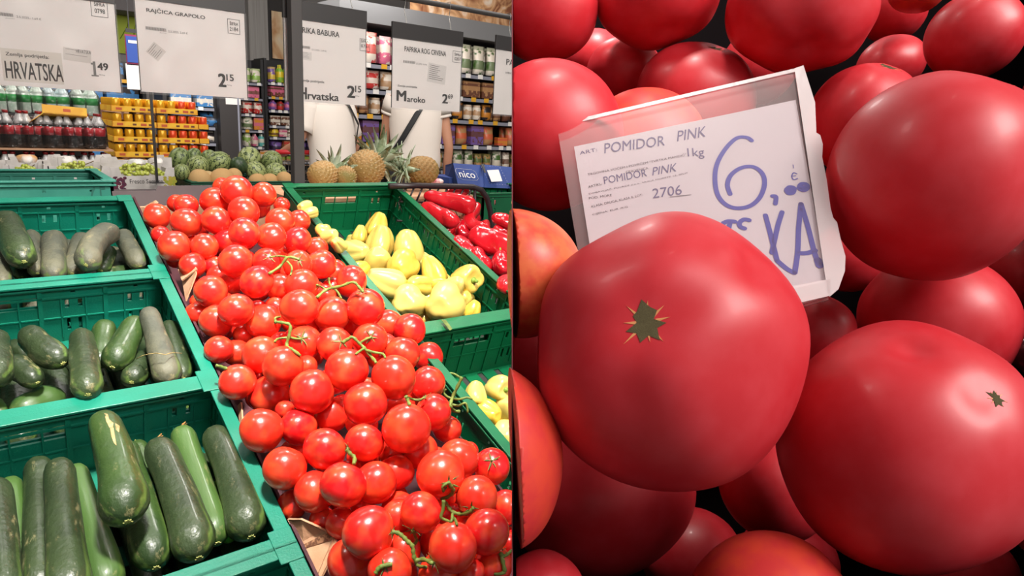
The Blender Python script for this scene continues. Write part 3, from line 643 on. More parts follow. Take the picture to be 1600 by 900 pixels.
# ---------------------------------------------------------------- tomatoes on the vine
def tom_red(nt,src,mp):
    N=nt.nodes.new; L=nt.links.new
    n=N('ShaderNodeTexNoise'); n.inputs['Scale'].default_value=1.2; L(mp.outputs[0],n.inputs[0])
    r=N('ShaderNodeValToRGB'); r.color_ramp.elements[0].position=.45; r.color_ramp.elements[1].position=.75; L(n.outputs[0],r.inputs[0])
    x=N('ShaderNodeMix'); x.data_type='RGBA'; L(r.outputs[0],x.inputs[0]); L(src,x.inputs[6]); x.inputs[7].default_value=lin('f0502a'); return x.outputs[2]
M_TOM=mat('ripe tomato skin','de171d',.26,rnd='e4321e',coat=.35,spec=.6,extra=tom_red)
M_STEM=mat('tomato vine green','76853a',.6,c2='5c6c2a',scale=60)
M_CALYX=mat('tomato calyx green','6a7838',.65,c2='4e5e28',scale=60)
def tom_mesh(seed):
    rr=random.Random(seed); k=rr.choice((3,4,5)); a=rr.uniform(.0,.022); ph=rr.uniform(0,6); fl=rr.uniform(.93,1.02); egg=rr.uniform(-.06,.10); a2=rr.uniform(0,.03); p2=rr.uniform(0,6)
    def fn(t,p):
        s=math.sin(p); r=1+a*math.cos(k*t+ph)*s*s+a2*math.cos(2*t+p2)*s*s
        z=math.cos(p); dim=.16*math.exp(-(p/.30)**2)
        return Vector((math.cos(t)*s*r,math.sin(t)*s*r,z*fl-dim-egg*s*s*.3*(-1 if z<0 else 1)+ (-egg if z<0 else 0)*abs(z)**3))
    return MB().ball(fn,32,22).mesh('vine_tomato',M_TOM,True)
TM=[tom_mesh(i) for i in range(9)]
def calyx_mesh(seed,n=6):
    rr=random.Random(seed); mb=MB()
    for i in range(n):
        a=2*math.pi*i/n+rr.uniform(-.25,.25); L=rr.uniform(.6,.95); li=rr.uniform(.05,.40); cx=rr.uniform(-.15,.15)
        P=[]
        for j in range(7):
            s=j/6; r=L*s; wv=.085*math.sin(math.pi*min(1,(s*.85+.15)))**.8*(1-s)**.35+.006
            z=.02-.16*s*s+li*s**2.2
            c=Vector((r*math.cos(a)-cx*s*s*math.sin(a),r*math.sin(a)+cx*s*s*math.cos(a),z)); t=Vector((-math.sin(a),math.cos(a),0))
            P.append((c-t*wv,c+Vector((0,0,.03*(1-s))),c+t*wv,c-Vector((0,0,.03))))
        v=[q for r4 in P for q in r4]; f=[]
        for j in range(6):
            for k in range(4): f.append((j*4+k,j*4+(k+1)%4,j*4+4+(k+1)%4,j*4+4+k))
        f.append((24,25,26,27)); f.append((3,2,1,0)); mb.add(v,f)
    mb.lathe([(.10,-.02),(.11,.03),(.07,.07),(.05,.12),(.045,.2)],8)
    return mb.mesh('calyx',M_CALYX,True)
CM=[calyx_mesh(i,5+i%2) for i in range(5)]

def heapW(U,V):
    a=(U-.545)/.225; b=max(0,1-a*a)
    e=min(1,max(.45,(1.95-V)/.22))
    return -.006+.088*b*e
def surfD(px,py,off=0):
    Wv=.05
    for _ in range(14):
        p=onW(px,py,Wv+off); U,V,_w=UVW(p); Wv=.5*Wv+.5*heapW(U,V)
    return depth(onW(px,py,Wv+off))
# pixel centre, pixel radius, look, order bump (higher is placed first)
TOMS="""370 299 24 3;348 293 15 0;336 315 22 2;413 304 19 3;402 322 19 1;440 321 12 0;381 331 23 3;291 321 18 0;276 318 14 0;245 338 20 1;291 348 23 3
337 344 21 3;438 346 21 2;467 346 17 1;382 364 23 5;424 370 22 4;251 368 15 0;272 385 24 4;320 385 20 2;355 378 19 0;465 376 20 2;495 388 17 0;301 415 20 1
368 408 26 4;418 410 22 1;451 396 20 1;466 414 22 2;502 413 22 2;334 416 16 0;342 431 17 0;275 405 14 0;329 455 25 3;364 440 20 1;401 440 25 4;438 450 21 0;472 446 25 2
524 424 18 0;469 481 28 5;369 485 26 4;338 502 25 2;307 490 17 0;310 472 13 0;412 503 26 2;519 491 27 3;571 481 28 5;342 546 21 2;379 523 15 0;369 551 20 1
408 554 28 3;442 572 30 5;476 535 25 1;523 538 26 2;542 577 31 5;479 572 16 0;371 597 27 4;553 508 16 0;607 507 22 1;640 515 24 3;578 531 26 2;629 553 26 2;669 558 22 1
615 590 33 5;669 599 25 2;488 612 33 4;571 631 32 4;421 618 30 3;408 673 33 5;466 668 28 3;518 648 27 0;507 702 32 4;569 692 29 3;445 731 33 5;492 768 31 2;536 758 35 6
587 754 32 4;619 739 28 2;456 789 23 0;575 833 39 6;533 818 24 0;621 808 27 2;547 878 36 3;635 669 36 5;677 644 27 1;698 670 22 0;658 706 26 1;613 704 22 0;688 741 35 4
716 718 30 2;768 729 27 2;658 800 31 4;745 776 31 3;789 793 25 1;760 831 34 5;707 855 37 5;709 811 22 0;629 860 27 0;609 891 33 3;687 897 33 4;737 893 20 1;771 884 29 1
795 850 17 0;620 776 17 0;655 614 20 0;549 440 24 2;508 460 16 0;484 505 18 0;602 540 18 0;392 590 16 0;547 735 18 0;504 812 20 0;640 835 18 0;733 705 14 0;556 660 16 0;455 530 14 0
430 480 16 0;590 560 16 0;480 628 14 0;445 640 14 0;520 450 16 0;350 470 14 0;300 440 12 0;566 790 18 0;728 815 16 0;640 700 14 0;312 405 12 0"""
tl=[]
for ch in TOMS.replace('\n',';').split(';'):
    q=[float(a) for a in ch.split()]
    if len(q)==4: tl.append(q)
order=sorted(range(len(tl)),key=lambda i:(-(tl[i][3]>0),-tl[i][3]*26-tl[i][1]*.35))
rt=random.Random(11)
placed=[]
for i in order:
    x,y,r,pr=tl[i]
    fx,fy=radial(x,y); off=.012*(min(pr,5)-2) if pr>0 else -.03
    D=surfD(x,y,off); 
    ro=lambda D:r*1.09*D/F*(fx*fy)**.5
    if r>.001:
        k=0
        while not free([(atD(x,y,D),ro(D))],.885) and k<60: D+=.0025; k+=1
        c=atD(x,y,D); rr=ro(D); U,V,w=UVW(c)
    placed.append([i,x,y,r,D,c,rr]); PL.append([c,rr,None])
# ranks for labels: rows of the heap from the back
nl=[p for p in placed]; nl.sort(key=lambda p:p[2])
rows=[]; 
nrow=14; per=math.ceil(len(nl)/nrow)
for k in range(0,len(nl),per): rows.append(sorted(nl[k:k+per],key=lambda p:p[1]))
ORD=['first','second','third','fourth','fifth','sixth','seventh','eighth','ninth','tenth','eleventh','twelfth','thirteenth','fourteenth','fifteenth']
SPEC={(370,299):'wide lobed red tomato crowning the back of the vine tomato heap',(245,338):'red vine tomato at the back left corner beside the torn cardboard',(272,385):'large round red tomato beside the teal crate wall at the heap\'s upper left',
 (382,364):'pointed red tomato standing out on the upper middle of the heap',(301,415):'orange red tomato just above the torn cardboard flap on the left',(469,481):'smooth round red tomato just left of the second green vine',
 (571,481):'big red tomato with a green calyx on its top by the yellow pepper crate',(371,597):'red tomato leaning on the crate wall beside a pale vine stub',(408,673):'large red tomato overhanging the lowest teal crate\'s right rim',
 (445,731):'large red tomato beside the long cucumber crate, below the overhanging one',(456,789):'shaded orange tomato directly above the bent cardboard corner',(575,833):'largest orange red tomato near the bottom of the heap',
 (768,729):'dark red tomato with star calyx at the mesh lined crate side',(542,577):'large glossy red tomato in front of the two calyxed tomatoes, mid heap',(615,590):'large orange red tomato right of centre of the vine tomato heap',
 (635,669):'large red tomato below the small calyx at the heap\'s right side',(669,559):'orange red tomato at the right edge under the yellow pepper crate rim',(536,758):'glossy tomato overlapping its two neighbours above the largest tomato',
 (716,718):'red tomato with a star shaped scar right of the heap',(707,855):'large orange red tomato at the bottom right below the long curling vine',(760,831):'round orange red tomato at the bottom right near the picture divide',
 (488,612):'red tomato with a faint crease line in mid heap',(421,618):'creased orange red tomato with wrinkled skin left of mid heap'}
front=lambda c,rr:depth(c)
for ri,row in enumerate(rows):
    for ci,p in enumerate(row):
        i,x,y,r,D,c,rr=p
        me=TM[rt.randrange(len(TM))]
        q=Euler((rt.uniform(0,6.3),rt.uniform(0,6.3),rt.uniform(0,6.3))).to_matrix()
        # keep the dimpled top turned away from the viewer unless a calyx will sit on it
        top=q@Vector((0,0,1)); vd=(EYE-c).normalized()
        if top.dot(vd)>-.1: q=Matrix.Rotation(math.pi,3,top.cross(vd).normalized())@q if top.cross(vd).length>.01 else q
        if (q@Vector((0,0,1))).dot(vd)>0: q=Matrix.Rotation(math.pi,3,CR)@q
        o=link('vine_tomato',me); o.matrix_basis=T(c)@q.to_4x4()@Matrix.Scale(rr,4)
        lab=SPEC.get((int(x),int(y))) or ('%s in the heap\'s %s row from the back, %s from left'%(('half hidden red tomato' if r<17 else 'red vine tomato'),ORD[ri],ORD[ci]))
        tag(o,lab,'tomato','vine tomatoes in the heap')
        for s in PL:
            if s[0] is c: s[2]=o
# filler tomatoes deeper in the heap, seen only through the gaps
nf=0; DEEP=[]
for gy in range(300,905,26):
    for gx in range(236,810,28):
        x=gx+rt.uniform(-9,9)+(gy%2)*16; y=gy+rt.uniform(-8,8)
        p=onW(x,y,-.03); U,V,w=UVW(p)
        if not(.385<U<.690 and .28<V<1.80): continue
        D=surfD(x,y,-.055); k=0
        while not free([(atD(x,y,D),.029)],.90) and k<10: D+=.004; k+=1
        if k>=10: continue
        c=atD(x,y,D); 
        if UVW(c)[2]<-.13: continue
        o=link('vine_tomato',TM[rt.randrange(9)]); o.matrix_basis=T(c)@Euler((rt.uniform(0,6),rt.uniform(0,6),0)).to_matrix().to_4x4()@Matrix.Scale(.029,4)
        DEEP.append((gy,x,o)); PL.append([c,.029,o]); nf+=1

_k={}
for gy,x,o in sorted(DEEP,key=lambda q:q[:2]):
    _k[gy]=_k.get(gy,0)+1; rn=sorted({q[0] for q in DEEP}).index(gy)
    tag(o,'shaded tomato in the heap\'s gaps, %s row from the back, %s from the left'%(ORDN[min(rn,23)],ORDN[_k[gy]-1]),'tomato','deep tomatoes under the heap')
def hit(px,py):                           # first tomato surface along the pixel's ray
    d=ray(px,py); L=d.length; u=d/L; best=None
    for c,r,o in PL:
        if o is None: continue
        m=EYE-c; b=m.dot(u); cc=m.dot(m)-r*r; h=b*b-cc
        if h<0: continue
        t=-b-math.sqrt(h)
        if best is None or t<best[0]: best=(t,c,r,o)
    if best is None: return None
    p=EYE+u*best[0]; return p,(p-best[1]).normalized(),best[3],best[2]
def put_calyx(px,py,sc=1.0,look=None,seed=0):
    h=hit(px,py)
    if not h: return
    p,n,o,r=h
    n=(n*.75+(look if look else Vector((0,0,0)))).normalized()
    q=n.to_track_quat('Z','Y').to_matrix().to_4x4()@Matrix.Rotation(seed*1.3,4,'Z')
    w=T(p-n*.001)@q@Matrix.Scale(.019*sc,4)
    c=link('calyx',CM[seed%5],o,o.matrix_basis.inverted()@w)
for k,(x,y,s) in enumerate([(421,401,1.1),(466,407,1.1),(515,436,1.1),(567,456,1.2),(533,466,.8),(496,447,.7),(471,529,1.2),(534,534,1.1),(580,527,1.1),(663,621,1.2),
      (702,755,1.1),(736,796,1.0),(676,879,1.1),(645,830,1.1),(768,720,1.2),(466,356,.7),(256,312,.7),(785,860,.8),(543,700,.8),(600,884,.9),(560,424,.7),(612,470,.7),(775,758,.9),(613,832,.8)]):
    put_calyx(x,y,s,None,k)
VINES=[("green forked vine stalk on the upper middle of the tomato heap",[[(420,428),(438,416),(450,402),(468,406)],[(450,402),(436,400),(422,402)],[(448,408),(456,418),(454,430)]]),
("green branching vine stalk beside the yellow pepper crate",[[(495,465),(510,453),(533,447),(552,441),(562,450),(568,457)],[(510,453),(503,449),(495,445)],[(520,451),(515,443),(514,434)],[(522,451),(528,457),(533,466)]]),
("green looping vine stalk left of the heap's centre",[[(429,503),(440,504),(453,508),(452,524),(448,540),(458,547),(469,556)],[(451,526),(460,529),(471,530)],[(448,530),(436,529),(429,534)],[(431,503),(430,497),(438,495)]]),
("long green vine stalk joining two calyxes at the heap's centre",[[(536,536),(544,530),(551,527),(560,535),(569,544),(580,557),(588,567)],[(564,535),(572,530),(580,527)],[(571,551),(586,551),(598,553),(602,559)],[(569,545),(562,549),(556,553)]]),
("short green vine stalk above the large tomato on the right side",[[(634,619),(637,625),(640,633)],[(633,619),(645,624),(655,625),(663,621)]]),
("curly green vine stalk hanging over the lower pepper crate's rim",[[(722,589),(715,604),(707,621),(704,634),(710,642),(719,643)],[(707,623),(699,620),(693,613),(697,608)],[(706,627),(718,624),(730,621),(738,624)],[(720,591),(709,584),(697,583)],[(706,632),(716,634),(728,630),(731,645)]]),
("long curling green vine stalk in the lower right of the heap",[[(700,753),(705,760),(708,768),(700,776),(691,779),(699,790),(707,800),(720,803),(733,801),(740,793)],[(693,782),(692,797),(689,808),(697,813),(705,815),(707,803)],[(708,803),(711,812),(714,820)],[(700,755),(692,760),(693,768)]]),
("green vine stalk beside the largest tomato at the bottom",[[(613,831),(622,833),(629,838),(637,846),(644,853),(646,865),(649,875),(662,874),(676,880)],[(644,853),(651,846),(649,838),(645,829)],[(649,876),(653,884),(666,886)]]),
("short curved vine stalk at the bottom edge of the heap",[[(587,896),(591,889),(599,884),(613,882)]]),
("thick green vine stalk at the bottom right corner of the heap",[[(782,864),(786,878),(789,894)],[(789,894),(780,897),(772,897)],[(787,870),(793,866),(799,860)]]),
("pale stub of vine between two tomatoes left of the bottom",[[(541,702),(547,709),(554,715),(553,724)]]),
("pale vine stub touching the teal crate wall",[[(337,571),(345,573),(354,576)]])]
for lab,brs in VINES:
    base=None; o=None; pts=[]
    for bi,br in enumerate(brs):
        pp=[]
        for x,y in br:
            h=hit(x,y)
            if h: pp.append([x,y,depth(h[0])-.004])
            else: pp.append([x,y,None])
        ds=[q[2] for q in pp if q[2] is not None]
        if not ds: ds=[surfD(pp[0][0],pp[0][1],.01)]
        mn=min(ds)
        w=[atD(x,y,(mn+.022 if d is None else min(d,mn+.022))) for x,y,d in pp]
        if bi and pts: 
            if (Vector(br[0])-Vector(brs[0][0])).length>=0:
                w[0]=min((q for q in pts),key=lambda q:(q-w[0]).length) if min((q-w[0]).length for q in pts)<.02 else w[0]
        # smooth
        dense=[]
        for k in range(len(w)-1):
            p0=w[max(k-1,0)];p1=w[k];p2=w[k+1];p3=w[min(k+2,len(w)-1)]
            for s in range(4):
                t=s/4; dense.append(.5*((2*p1)+(p2-p0)*t+(2*p0-5*p1+4*p2-p3)*t*t+(3*p1-p0-3*p2+p3)*t**3))
        dense.append(w[-1]); pts+=dense
        if o is None:
            base=w[0].copy(); n=len(dense)
            o=obj('tomato_vine',MB().tube([q-base for q in dense],[.0031+.0007*math.sin(k*2.1) for k in range(n)],8),M_STEM,None,T(base),True); tag(o,lab,'vine','vine stalks on the tomatoes')
        else:
            n=len(dense); obj('side_stalk',MB().tube([q-base for q in dense],[.0027*(1-.25*k/n) for k in range(n)],7),M_STEM,o,None,True)

# ---------------------------------------------------------------- cucumbers
def cuke_extra(nt,src,mp):
    N=nt.nodes.new; L=nt.links.new
    # pale blossom end: UV-free gradient along the vegetable's own length
    s=N('ShaderNodeSeparateXYZ'); tc=N('ShaderNodeTexCoord'); L(tc.outputs['Generated'],s.inputs[0])
    w=N('ShaderNodeTexNoise'); w.inputs['Scale'].default_value=1; mp2=N('ShaderNodeMapping'); mp2.inputs['Scale'].default_value=(1.2,55,55); L(tc.outputs['Object'],mp2.inputs[0]); L(mp2.outputs[0],w.inputs[0])
    r=N('ShaderNodeValToRGB'); r.color_ramp.elements[0].position=.56; r.color_ramp.elements[1].position=.72; L(w.outputs[0],r.inputs[0])
    e=N('ShaderNodeMapRange'); e.inputs[1].default_value=.55; e.inputs[2].default_value=1.0; L(s.outputs[0],e.inputs[0])
    m=N('ShaderNodeMath'); m.operation='MULTIPLY'; L(r.outputs[0],m.inputs[0]); L(e.outputs[0],m.inputs[1])
    x=N('ShaderNodeMix'); x.data_type='RGBA'; L(m.outputs[0],x.inputs[0]); L(src,x.inputs[6]); x.inputs[7].default_value=lin('64803a')
    # corky scratches
    v=N('ShaderNodeTexNoise'); v.inputs['Scale'].default_value=45; v.inputs['Detail'].default_value=8; v.inputs['Roughness'].default_value=.75; mp3=N('ShaderNodeMapping'); mp3.inputs['Scale'].default_value=(.35,1,1); L(tc.outputs['Object'],mp3.inputs[0]); L(mp3.outputs[0],v.inputs[0])
    r2=N('ShaderNodeValToRGB'); r2.color_ramp.elements[0].position=.57; r2.color_ramp.elements[1].position=.68; r2.color_ramp.elements[1].color=(.55,.55,.55,1); L(v.outputs[0],r2.inputs[0])
    y=N('ShaderNodeMix'); y.data_type='RGBA'; L(r2.outputs[0],y.inputs[0]); L(x.outputs[2],y.inputs[6]); y.inputs[7].default_value=lin('a89c70'); return y.outputs[2]
MC={'d':mat('dark cucumber skin','26331d',.42,c2='364529',scale=14,bump=.5,bscale=90,coat=.15,extra=cuke_extra),
    'g':mat('dusty cucumber skin','43463a',.6,c2='605f4c',scale=18,bump=.5,bscale=90,extra=cuke_extra),
    'm':mat('mid green cucumber skin','334a20',.42,c2='263a1b',scale=12,bump=.4,bscale=90,coat=.15,extra=cuke_extra),
    'l':mat('light green cucumber skin','43602c',.42,c2='304a22',scale=9,bump=.3,bscale=90,coat=.15,stretch=(.3,1,1),extra=cuke_extra),
    'y':mat('yellow green cucumber skin','9db32c',.45,c2='6f9130',scale=9,stretch=(.3,1,1))}
M_TIP=mat('cucumber tip','a9a860',.7,c2='6f7a3a',scale=200); M_DRY=mat('dried blossom','c08a4a',.8,c2='8a5a2c',scale=200)
def cuke(lab,a,b,ra,rb,kind,Wa,Wb,grp,bend=0,name='cucumber',flower=0,tip=1,maxk=40,tol=.86):
    """a = far end pixel, b = near end pixel, radii in pixels, Wa/Wb heights over the rim plane"""
    k=0
    while 1:
        A=atD(a[0],a[1],depth(onW(a[0],a[1],Wa))+k*.003); B=atD(b[0],b[1],depth(onW(b[0],b[1],Wb))+k*.003)
        RA=ra*depth(A)/F*1.0; RB=rb*depth(B)/F*1.0
        L=(B-A).length; u=(B-A)/L; ns=max(3,int(L/.02)); m=max(RA,RB)
        side=u.cross((EYE-A).normalized()).normalized()
        cen=lambda s:A+(B-A)*s+side*(bend*math.sin(math.pi*s)*L)
        ss=[(cen((i+.0)/(ns)),(RA+(RB-RA)*i/ns)*.98) for i in range(1,ns)]
        if free(ss,tol) or k>=maxk: break
        k+=1
    for c,r in ss: PL.append([c,r,None])
    # local frame: x along the vegetable
    x=u; z=(EYE-A); z=(z-x*z.dot(x)).normalized(); y=z.cross(x)
    w=Matrix((x,y,z)).transposed().to_4x4(); w.translation=(A+B)/2
    n=26; rr=random.Random(hash(lab)%999 if False else sum(map(ord,lab))); p1,p2=rr.uniform(0,6),rr.uniform(0,6)
    mb=MB(); nu=22; vs=[]; ex=.55*RA; ey=.55*RB
    for i in range(n+1):
        s=i/n; X=-L/2-ex+(L+ex+ey)*(1-math.cos(math.pi*s))/2
        q=min(max((X+L/2)/L,0),1); R=RA+(RB-RA)*q
        edge=1.0
        da=(X-(-L/2-ex)); db=((L/2+ey)-X); ca=RA*1.35; cb=RB*1.35
        if da<ca: edge*=math.sqrt(max(0,1-(1-da/ca)**2))
        if db<cb: edge*=math.sqrt(max(0,1-(1-db/cb)**2))
        by=bend*math.sin(math.pi*q)*L*-1
        R*=max(edge,.02)*(1+.035*math.sin(q*7+p1)+.02*math.sin(q*13+p2))
        for k2 in range(nu):
            t=2*math.pi*k2/nu; rad=R*(1+.022*math.cos(5*t+p1)+.012*math.cos(9*t+p2))
            vs.append((X,by+rad*math.cos(t),rad*math.sin(t)))
    f=[]
    for i in range(n):
        for k2 in range(nu): a_=i*nu+k2; b_=i*nu+(k2+1)%nu; f.append((a_,b_,b_+nu,a_+nu))
    f.append(tuple(range(nu))[::-1]); f.append(tuple(n*nu+q for q in range(nu)))
    o=obj(name,mb.add(vs,f),MC[kind],None,w,True); tag(o,lab,name.replace('_',' '),grp)
    if tip:
        t=MB(); e=L/2+ey
        t.add(*star(e-.0012,RB*.16,.0022,7)); obj('blossom_scar',t,M_TIP,o)
    if flower:
        t=MB(); e=-L/2-ex; fr=random.Random(5)
        for i in range(6):
            an=fr.uniform(0,6.3); l=fr.uniform(.008,.016)
            t.tube([(e+.002,0,0),(e-l*.6,math.cos(an)*l*.5,math.sin(an)*l*.5),(e-l*.9,math.cos(an)*l,math.sin(an)*l)],[.002,.0016,.0006],5)
        obj('dried_blossom',t,M_DRY,o)
    else:
        t=MB().lathe([(RA*.17,0),(RA*.14,.003),(RA*.09,.005)],7); q=Matrix.Translation((-L/2-ex+.001,0,0))@Matrix.Rotation(-math.pi/2,4,'Y'); obj('stem_end',t,M_TIP,o,q)
    return o
def star(x,r,th,n):
    v=[];rr=random.Random(n)
    for i in range(2*n):
        a=math.pi*i/n; q=r*(1.25 if i%2 else .7)*rr.uniform(.8,1.2); v.append((x,q*math.cos(a),q*math.sin(a)))
    k=2*n; v2=[(x+th,q[1]*.8,q[2]*.8) for q in v]
    return v+v2,[tuple(range(k))[::-1],tuple(range(k,2*k))]+[(i,(i+1)%k,(i+1)%k+k,i+k) for i in range(k)]
g='cucumbers in the furthest teal crate'
cuke('big dark cucumber with green tip resting on the far crate\'s front rim, left',(9,345),(36,405),21,21,'d',-.03,.015,g)
cuke('thick cucumber lying diagonally on top, green tip over the far crate\'s front rim',(172,362),(137,410),17,20,'g',-.01,.02,g,bend=.06)
cuke('upright grey dusty cucumber between the two that overhang the far rim',(84,372),(84,430),17,18,'g',-.05,-.02,g)
cuke('dusty cucumber just left of the diagonal one in the far crate',(128,372),(114,424),13,16,'g',-.05,-.03,g)
cuke('grey cucumber leaning against the right wall of the far crate',(192,368),(218,412),14,15,'g',-.05,-.04,g)
cuke('narrow shaded cucumber behind the left overhanging one, far crate',(48,368),(58,424),13,13,'g',-.06,-.04,g)
cuke('cucumber cut by the picture\'s left edge in the far crate',(-8,388),(5,440),13,13,'g',-.05,-.03,g)
cuke('dark cucumber in shade under the diagonal one, far crate',(170,392),(160,420),12,12,'d',-.07,-.06,g)
cuke('small end of a cucumber peeking out behind the dusty pair, far crate',(106,380),(112,402),9,10,'g',-.07,-.06,g)
cuke('greenish cucumber low against the far crate\'s front rim, right',(205,424),(165,428),10,12,'m',-.09,-.08,g)
cuke('dark cucumber deep at the left of the far crate',(28,400),(34,430),12,12,'d',-.10,-.09,g)
g='cucumbers in the second teal crate'
cuke('large cucumber cut by the left edge in the second crate',(-12,530),(-8,590),24,26,'d',-.03,.0,g)
cuke('cucumber pointing right with corky tip, second crate, lower left',(22,568),(54,594),20,18,'d',-.04,-.03,g)
cuke('fat dark cucumber lying diagonally with bright corky tip, second crate',(45,522),(92,562),20,23,'d',-.015,-.01,g,bend=.03)
cuke('long cucumber leaning over the second crate\'s front rim',(127,524),(137,610),17,24,'d',-.02,.01,g)
cuke('slim cucumber standing behind the overhanging one, second crate',(164,510),(156,566),17,16,'m',-.05,-.05,g)
cuke('plump cucumber with a bright green lower end, second crate',(212,505),(180,566),18,23,'m',-.025,-.03,g)
cuke('short fat cucumber low in front of the two tall ones, second crate',(222,562),(208,592),20,21,'d',-.07,-.05,g)
TIED=cuke('long tall cucumber tied with a thin string, second crate, right',(232,488),(264,590),14,22,'g',-.0,-.025,g)
cuke('dark cucumber at the far right behind the tall tied one',(264,510),(286,586),16,17,'d',-.05,-.05,g)
cuke('light green striped cucumber lying at the bottom left of the second crate',(85,622),(30,645),26,26,'l',-.095,-.085,g)
cuke('bright green cucumber end at the left edge, second crate, bottom',(-4,628),(2,645),8,10,'l',-.08,-.07,g)
cuke('dark cucumber buried at the back left of the second crate',(20,540),(50,560),15,15,'d',-.10,-.10,g)
cuke('dark cucumber buried under the overhanging one, second crate',(110,560),(150,590),16,16,'d',-.11,-.11,g)
g='long cucumbers in the third teal crate'
BIGC=cuke('biggest long cucumber with a beige scar, lying on top across the crate rim',(161,655),(196,800),22,37,'m',.045,.045,g,bend=-.02)
cuke('textured dark long cucumber with dried blossom, middle right of the front crate',(247,697),(306,858),22,33,'d',-.015,-.01,g,bend=-.015,flower=1)
cuke('dark long cucumber at the right wall of the front crate',(336,678),(388,826),21,32,'d',-.03,-.02,g,bend=-.02)
cuke('long green cucumber just right of and beneath the biggest one',(198,700),(241,874),18,31,'m',-.045,-.035,g)
cuke('smooth dark long cucumber between two paler ones, front crate left',(92,728),(108,925),20,32,'d',-.03,.0,g)
cuke('lighter green slim long cucumber with dried blossom, right of centre',(284,676),(337,838),18,25,'l',-.045,-.04,g,flower=1)
cuke('slender green long cucumber left of the smooth dark one',(60,725),(64,920),19,25,'d',-.05,-.02,g)
cuke('light green long cucumber left of and beneath the biggest one',(118,735),(168,915),17,29,'l',-.065,-.045,g)
cuke('textured dark long cucumber cut by the left edge, front crate',(-10,760),(5,930),24,28,'d',-.03,.0,g)
cuke('bright green edged cucumber second from the left edge, front crate',(16,755),(38,920),17,20,'l',-.07,-.05,g)
cuke('yellow green cucumber wedged under the light slim one',(338,760),(358,840),14,14,'y',-.09,-.08,g,tip=0)
cuke('short cucumber top peeking out behind the textured one',(215,695),(240,745),13,14,'m',-.07,-.08,g,tip=0)

PXY=lambda p:(800+F*(p-EYE).dot(CR)/depth(p),450-F*(p-EYE).dot(CU)/depth(p))
ri=random.Random(3)
for k,(a_,b_) in enumerate(Vs[:3]):
    for j in range(9):
        U=CU0+.045+j*.062; A=disp(U+ri.uniform(-.01,.01),b_-.07,-.128); B=disp(U+ri.uniform(-.015,.015),a_+.07,-.128)
        if U>CU1-.03: continue
        cuke('shaded bottom cucumber, %s from the left, in the %s'%(ORDN[j],('furthest teal crate','second teal crate','third teal crate')[k]),PXY(A),PXY(B),.024*F/depth(A),.026*F/depth(B),'gdd'[k],-.128,-.128,'bottom cucumbers',maxk=0,tip=0)

from mathutils.bvhtree import BVHTree
def onmesh(o,px,py,off=.0005):
    M=o.matrix_basis; Mi=M.inverted(); b=BVHTree.FromPolygons([v.co for v in o.data.vertices],[p.vertices for p in o.data.polygons])
    a=Mi@EYE; d=(Mi.to_3x3()@ray(px,py)).normalized(); h=b.ray_cast(a,d)
    return h[0]-d*off if h[0] is not None else None
def patch(o,pts,m,nm):
    q=[onmesh(o,*p) for p in pts]; q=[p for p in q if p is not None]
    if len(q)<3: return
    k=len(q); c=sum(q,Vector())/k; d=(o.matrix_basis.inverted().to_3x3()@CF).normalized()*.002
    c=c-d*.3
    v=[c]+q+[p+d for p in q]+[c+d]; f=[(0,1+i,1+(i+1)%k) for i in range(k)]+[(2*k+1,k+1+(i+1)%k,k+1+i) for i in range(k)]+[(1+i,k+1+i,k+1+(i+1)%k,1+(i+1)%k) for i in range(k)]
    obj(nm,MB().add(v,f),m,o)
M_BSC=mat('beige cork scar','b89a6c',.85,c2='9a7c50',scale=120)
patch(BIGC,[(163,646),(168,647),(170,655),(177,661),(176,668),(171,668),(166,658)],M_BSC,'beige_scar'); patch(BIGC,[(172,669),(177,668),(179,680),(182,696),(178,692),(174,682)],M_BSC,'beige_scar'); patch(BIGC,[(180,662),(186,666),(185,675),(181,671)],M_BSC,'beige_scar')
W3=[]
for x,y,W_ in ((213,561,-.03),(222,556,-.02),(233,553,.0),(245,552,.012),(258,554,.012),(270,551,.0),(284,552,-.01)):
    W3.append(onW(x,y,W_+.012))
o=obj('string',MB().tube([p-W3[0] for p in W3],.0008,6),mat('straw string','a8905c',.8),None,T(W3[0]),True); tag(o,'thin straw coloured string lying across the tall cucumbers in the second crate','string')
# ================================================================ yellow peppers
def pep_extra(nt,src,mp): return src
M_YP=mat('pale yellow pepper skin','dfbc46',.3,c2='d6ac32',scale=3,coat=.3,rnd='e4cd72',spec=.5)
M_PST=mat('pepper stem green','8fae4a',.55,c2='6d8f35',scale=60)
def pep_mesh(seed,m,name,taper=.40,lob=4,depthv=.22,L=1.12):
    rr=random.Random(seed); ph=rr.uniform(0,6); bx_=rr.uniform(-.15,.15); tp=taper*rr.uniform(.5,1.5)
    def fn(t,p):
        z=math.cos(p); s=math.sin(p)**.75 if 0<p<math.pi else 0
        w=s*(1-tp*(1-z)/2)*(1+depthv*abs(math.cos(lob/2*t+ph))**.8*1.2-depthv*.6+.05*math.sin(t+z*2))
        dim=.34*math.exp(-(p/.42)**2); dim2=.16*math.exp(-((math.pi-p)/.35)**2)
        b=.1*math.sin(2*p)
        return Vector((w*math.cos(t)*.95+bx_*z*z,w*math.sin(t)*.95,L*z-dim+dim2+b*0))
    return MB().ball(fn,32,22).mesh(name,m,True)
YM=[pep_mesh(i,M_YP,'yellow_pepper',lob=3+i%2) for i in range(6)]
pst=MB().lathe([(.16,.0),(.20,.04),(.12,.09),(.09,.2),(.10,.36),(.07,.38)],9).mesh('stem',M_PST,True)
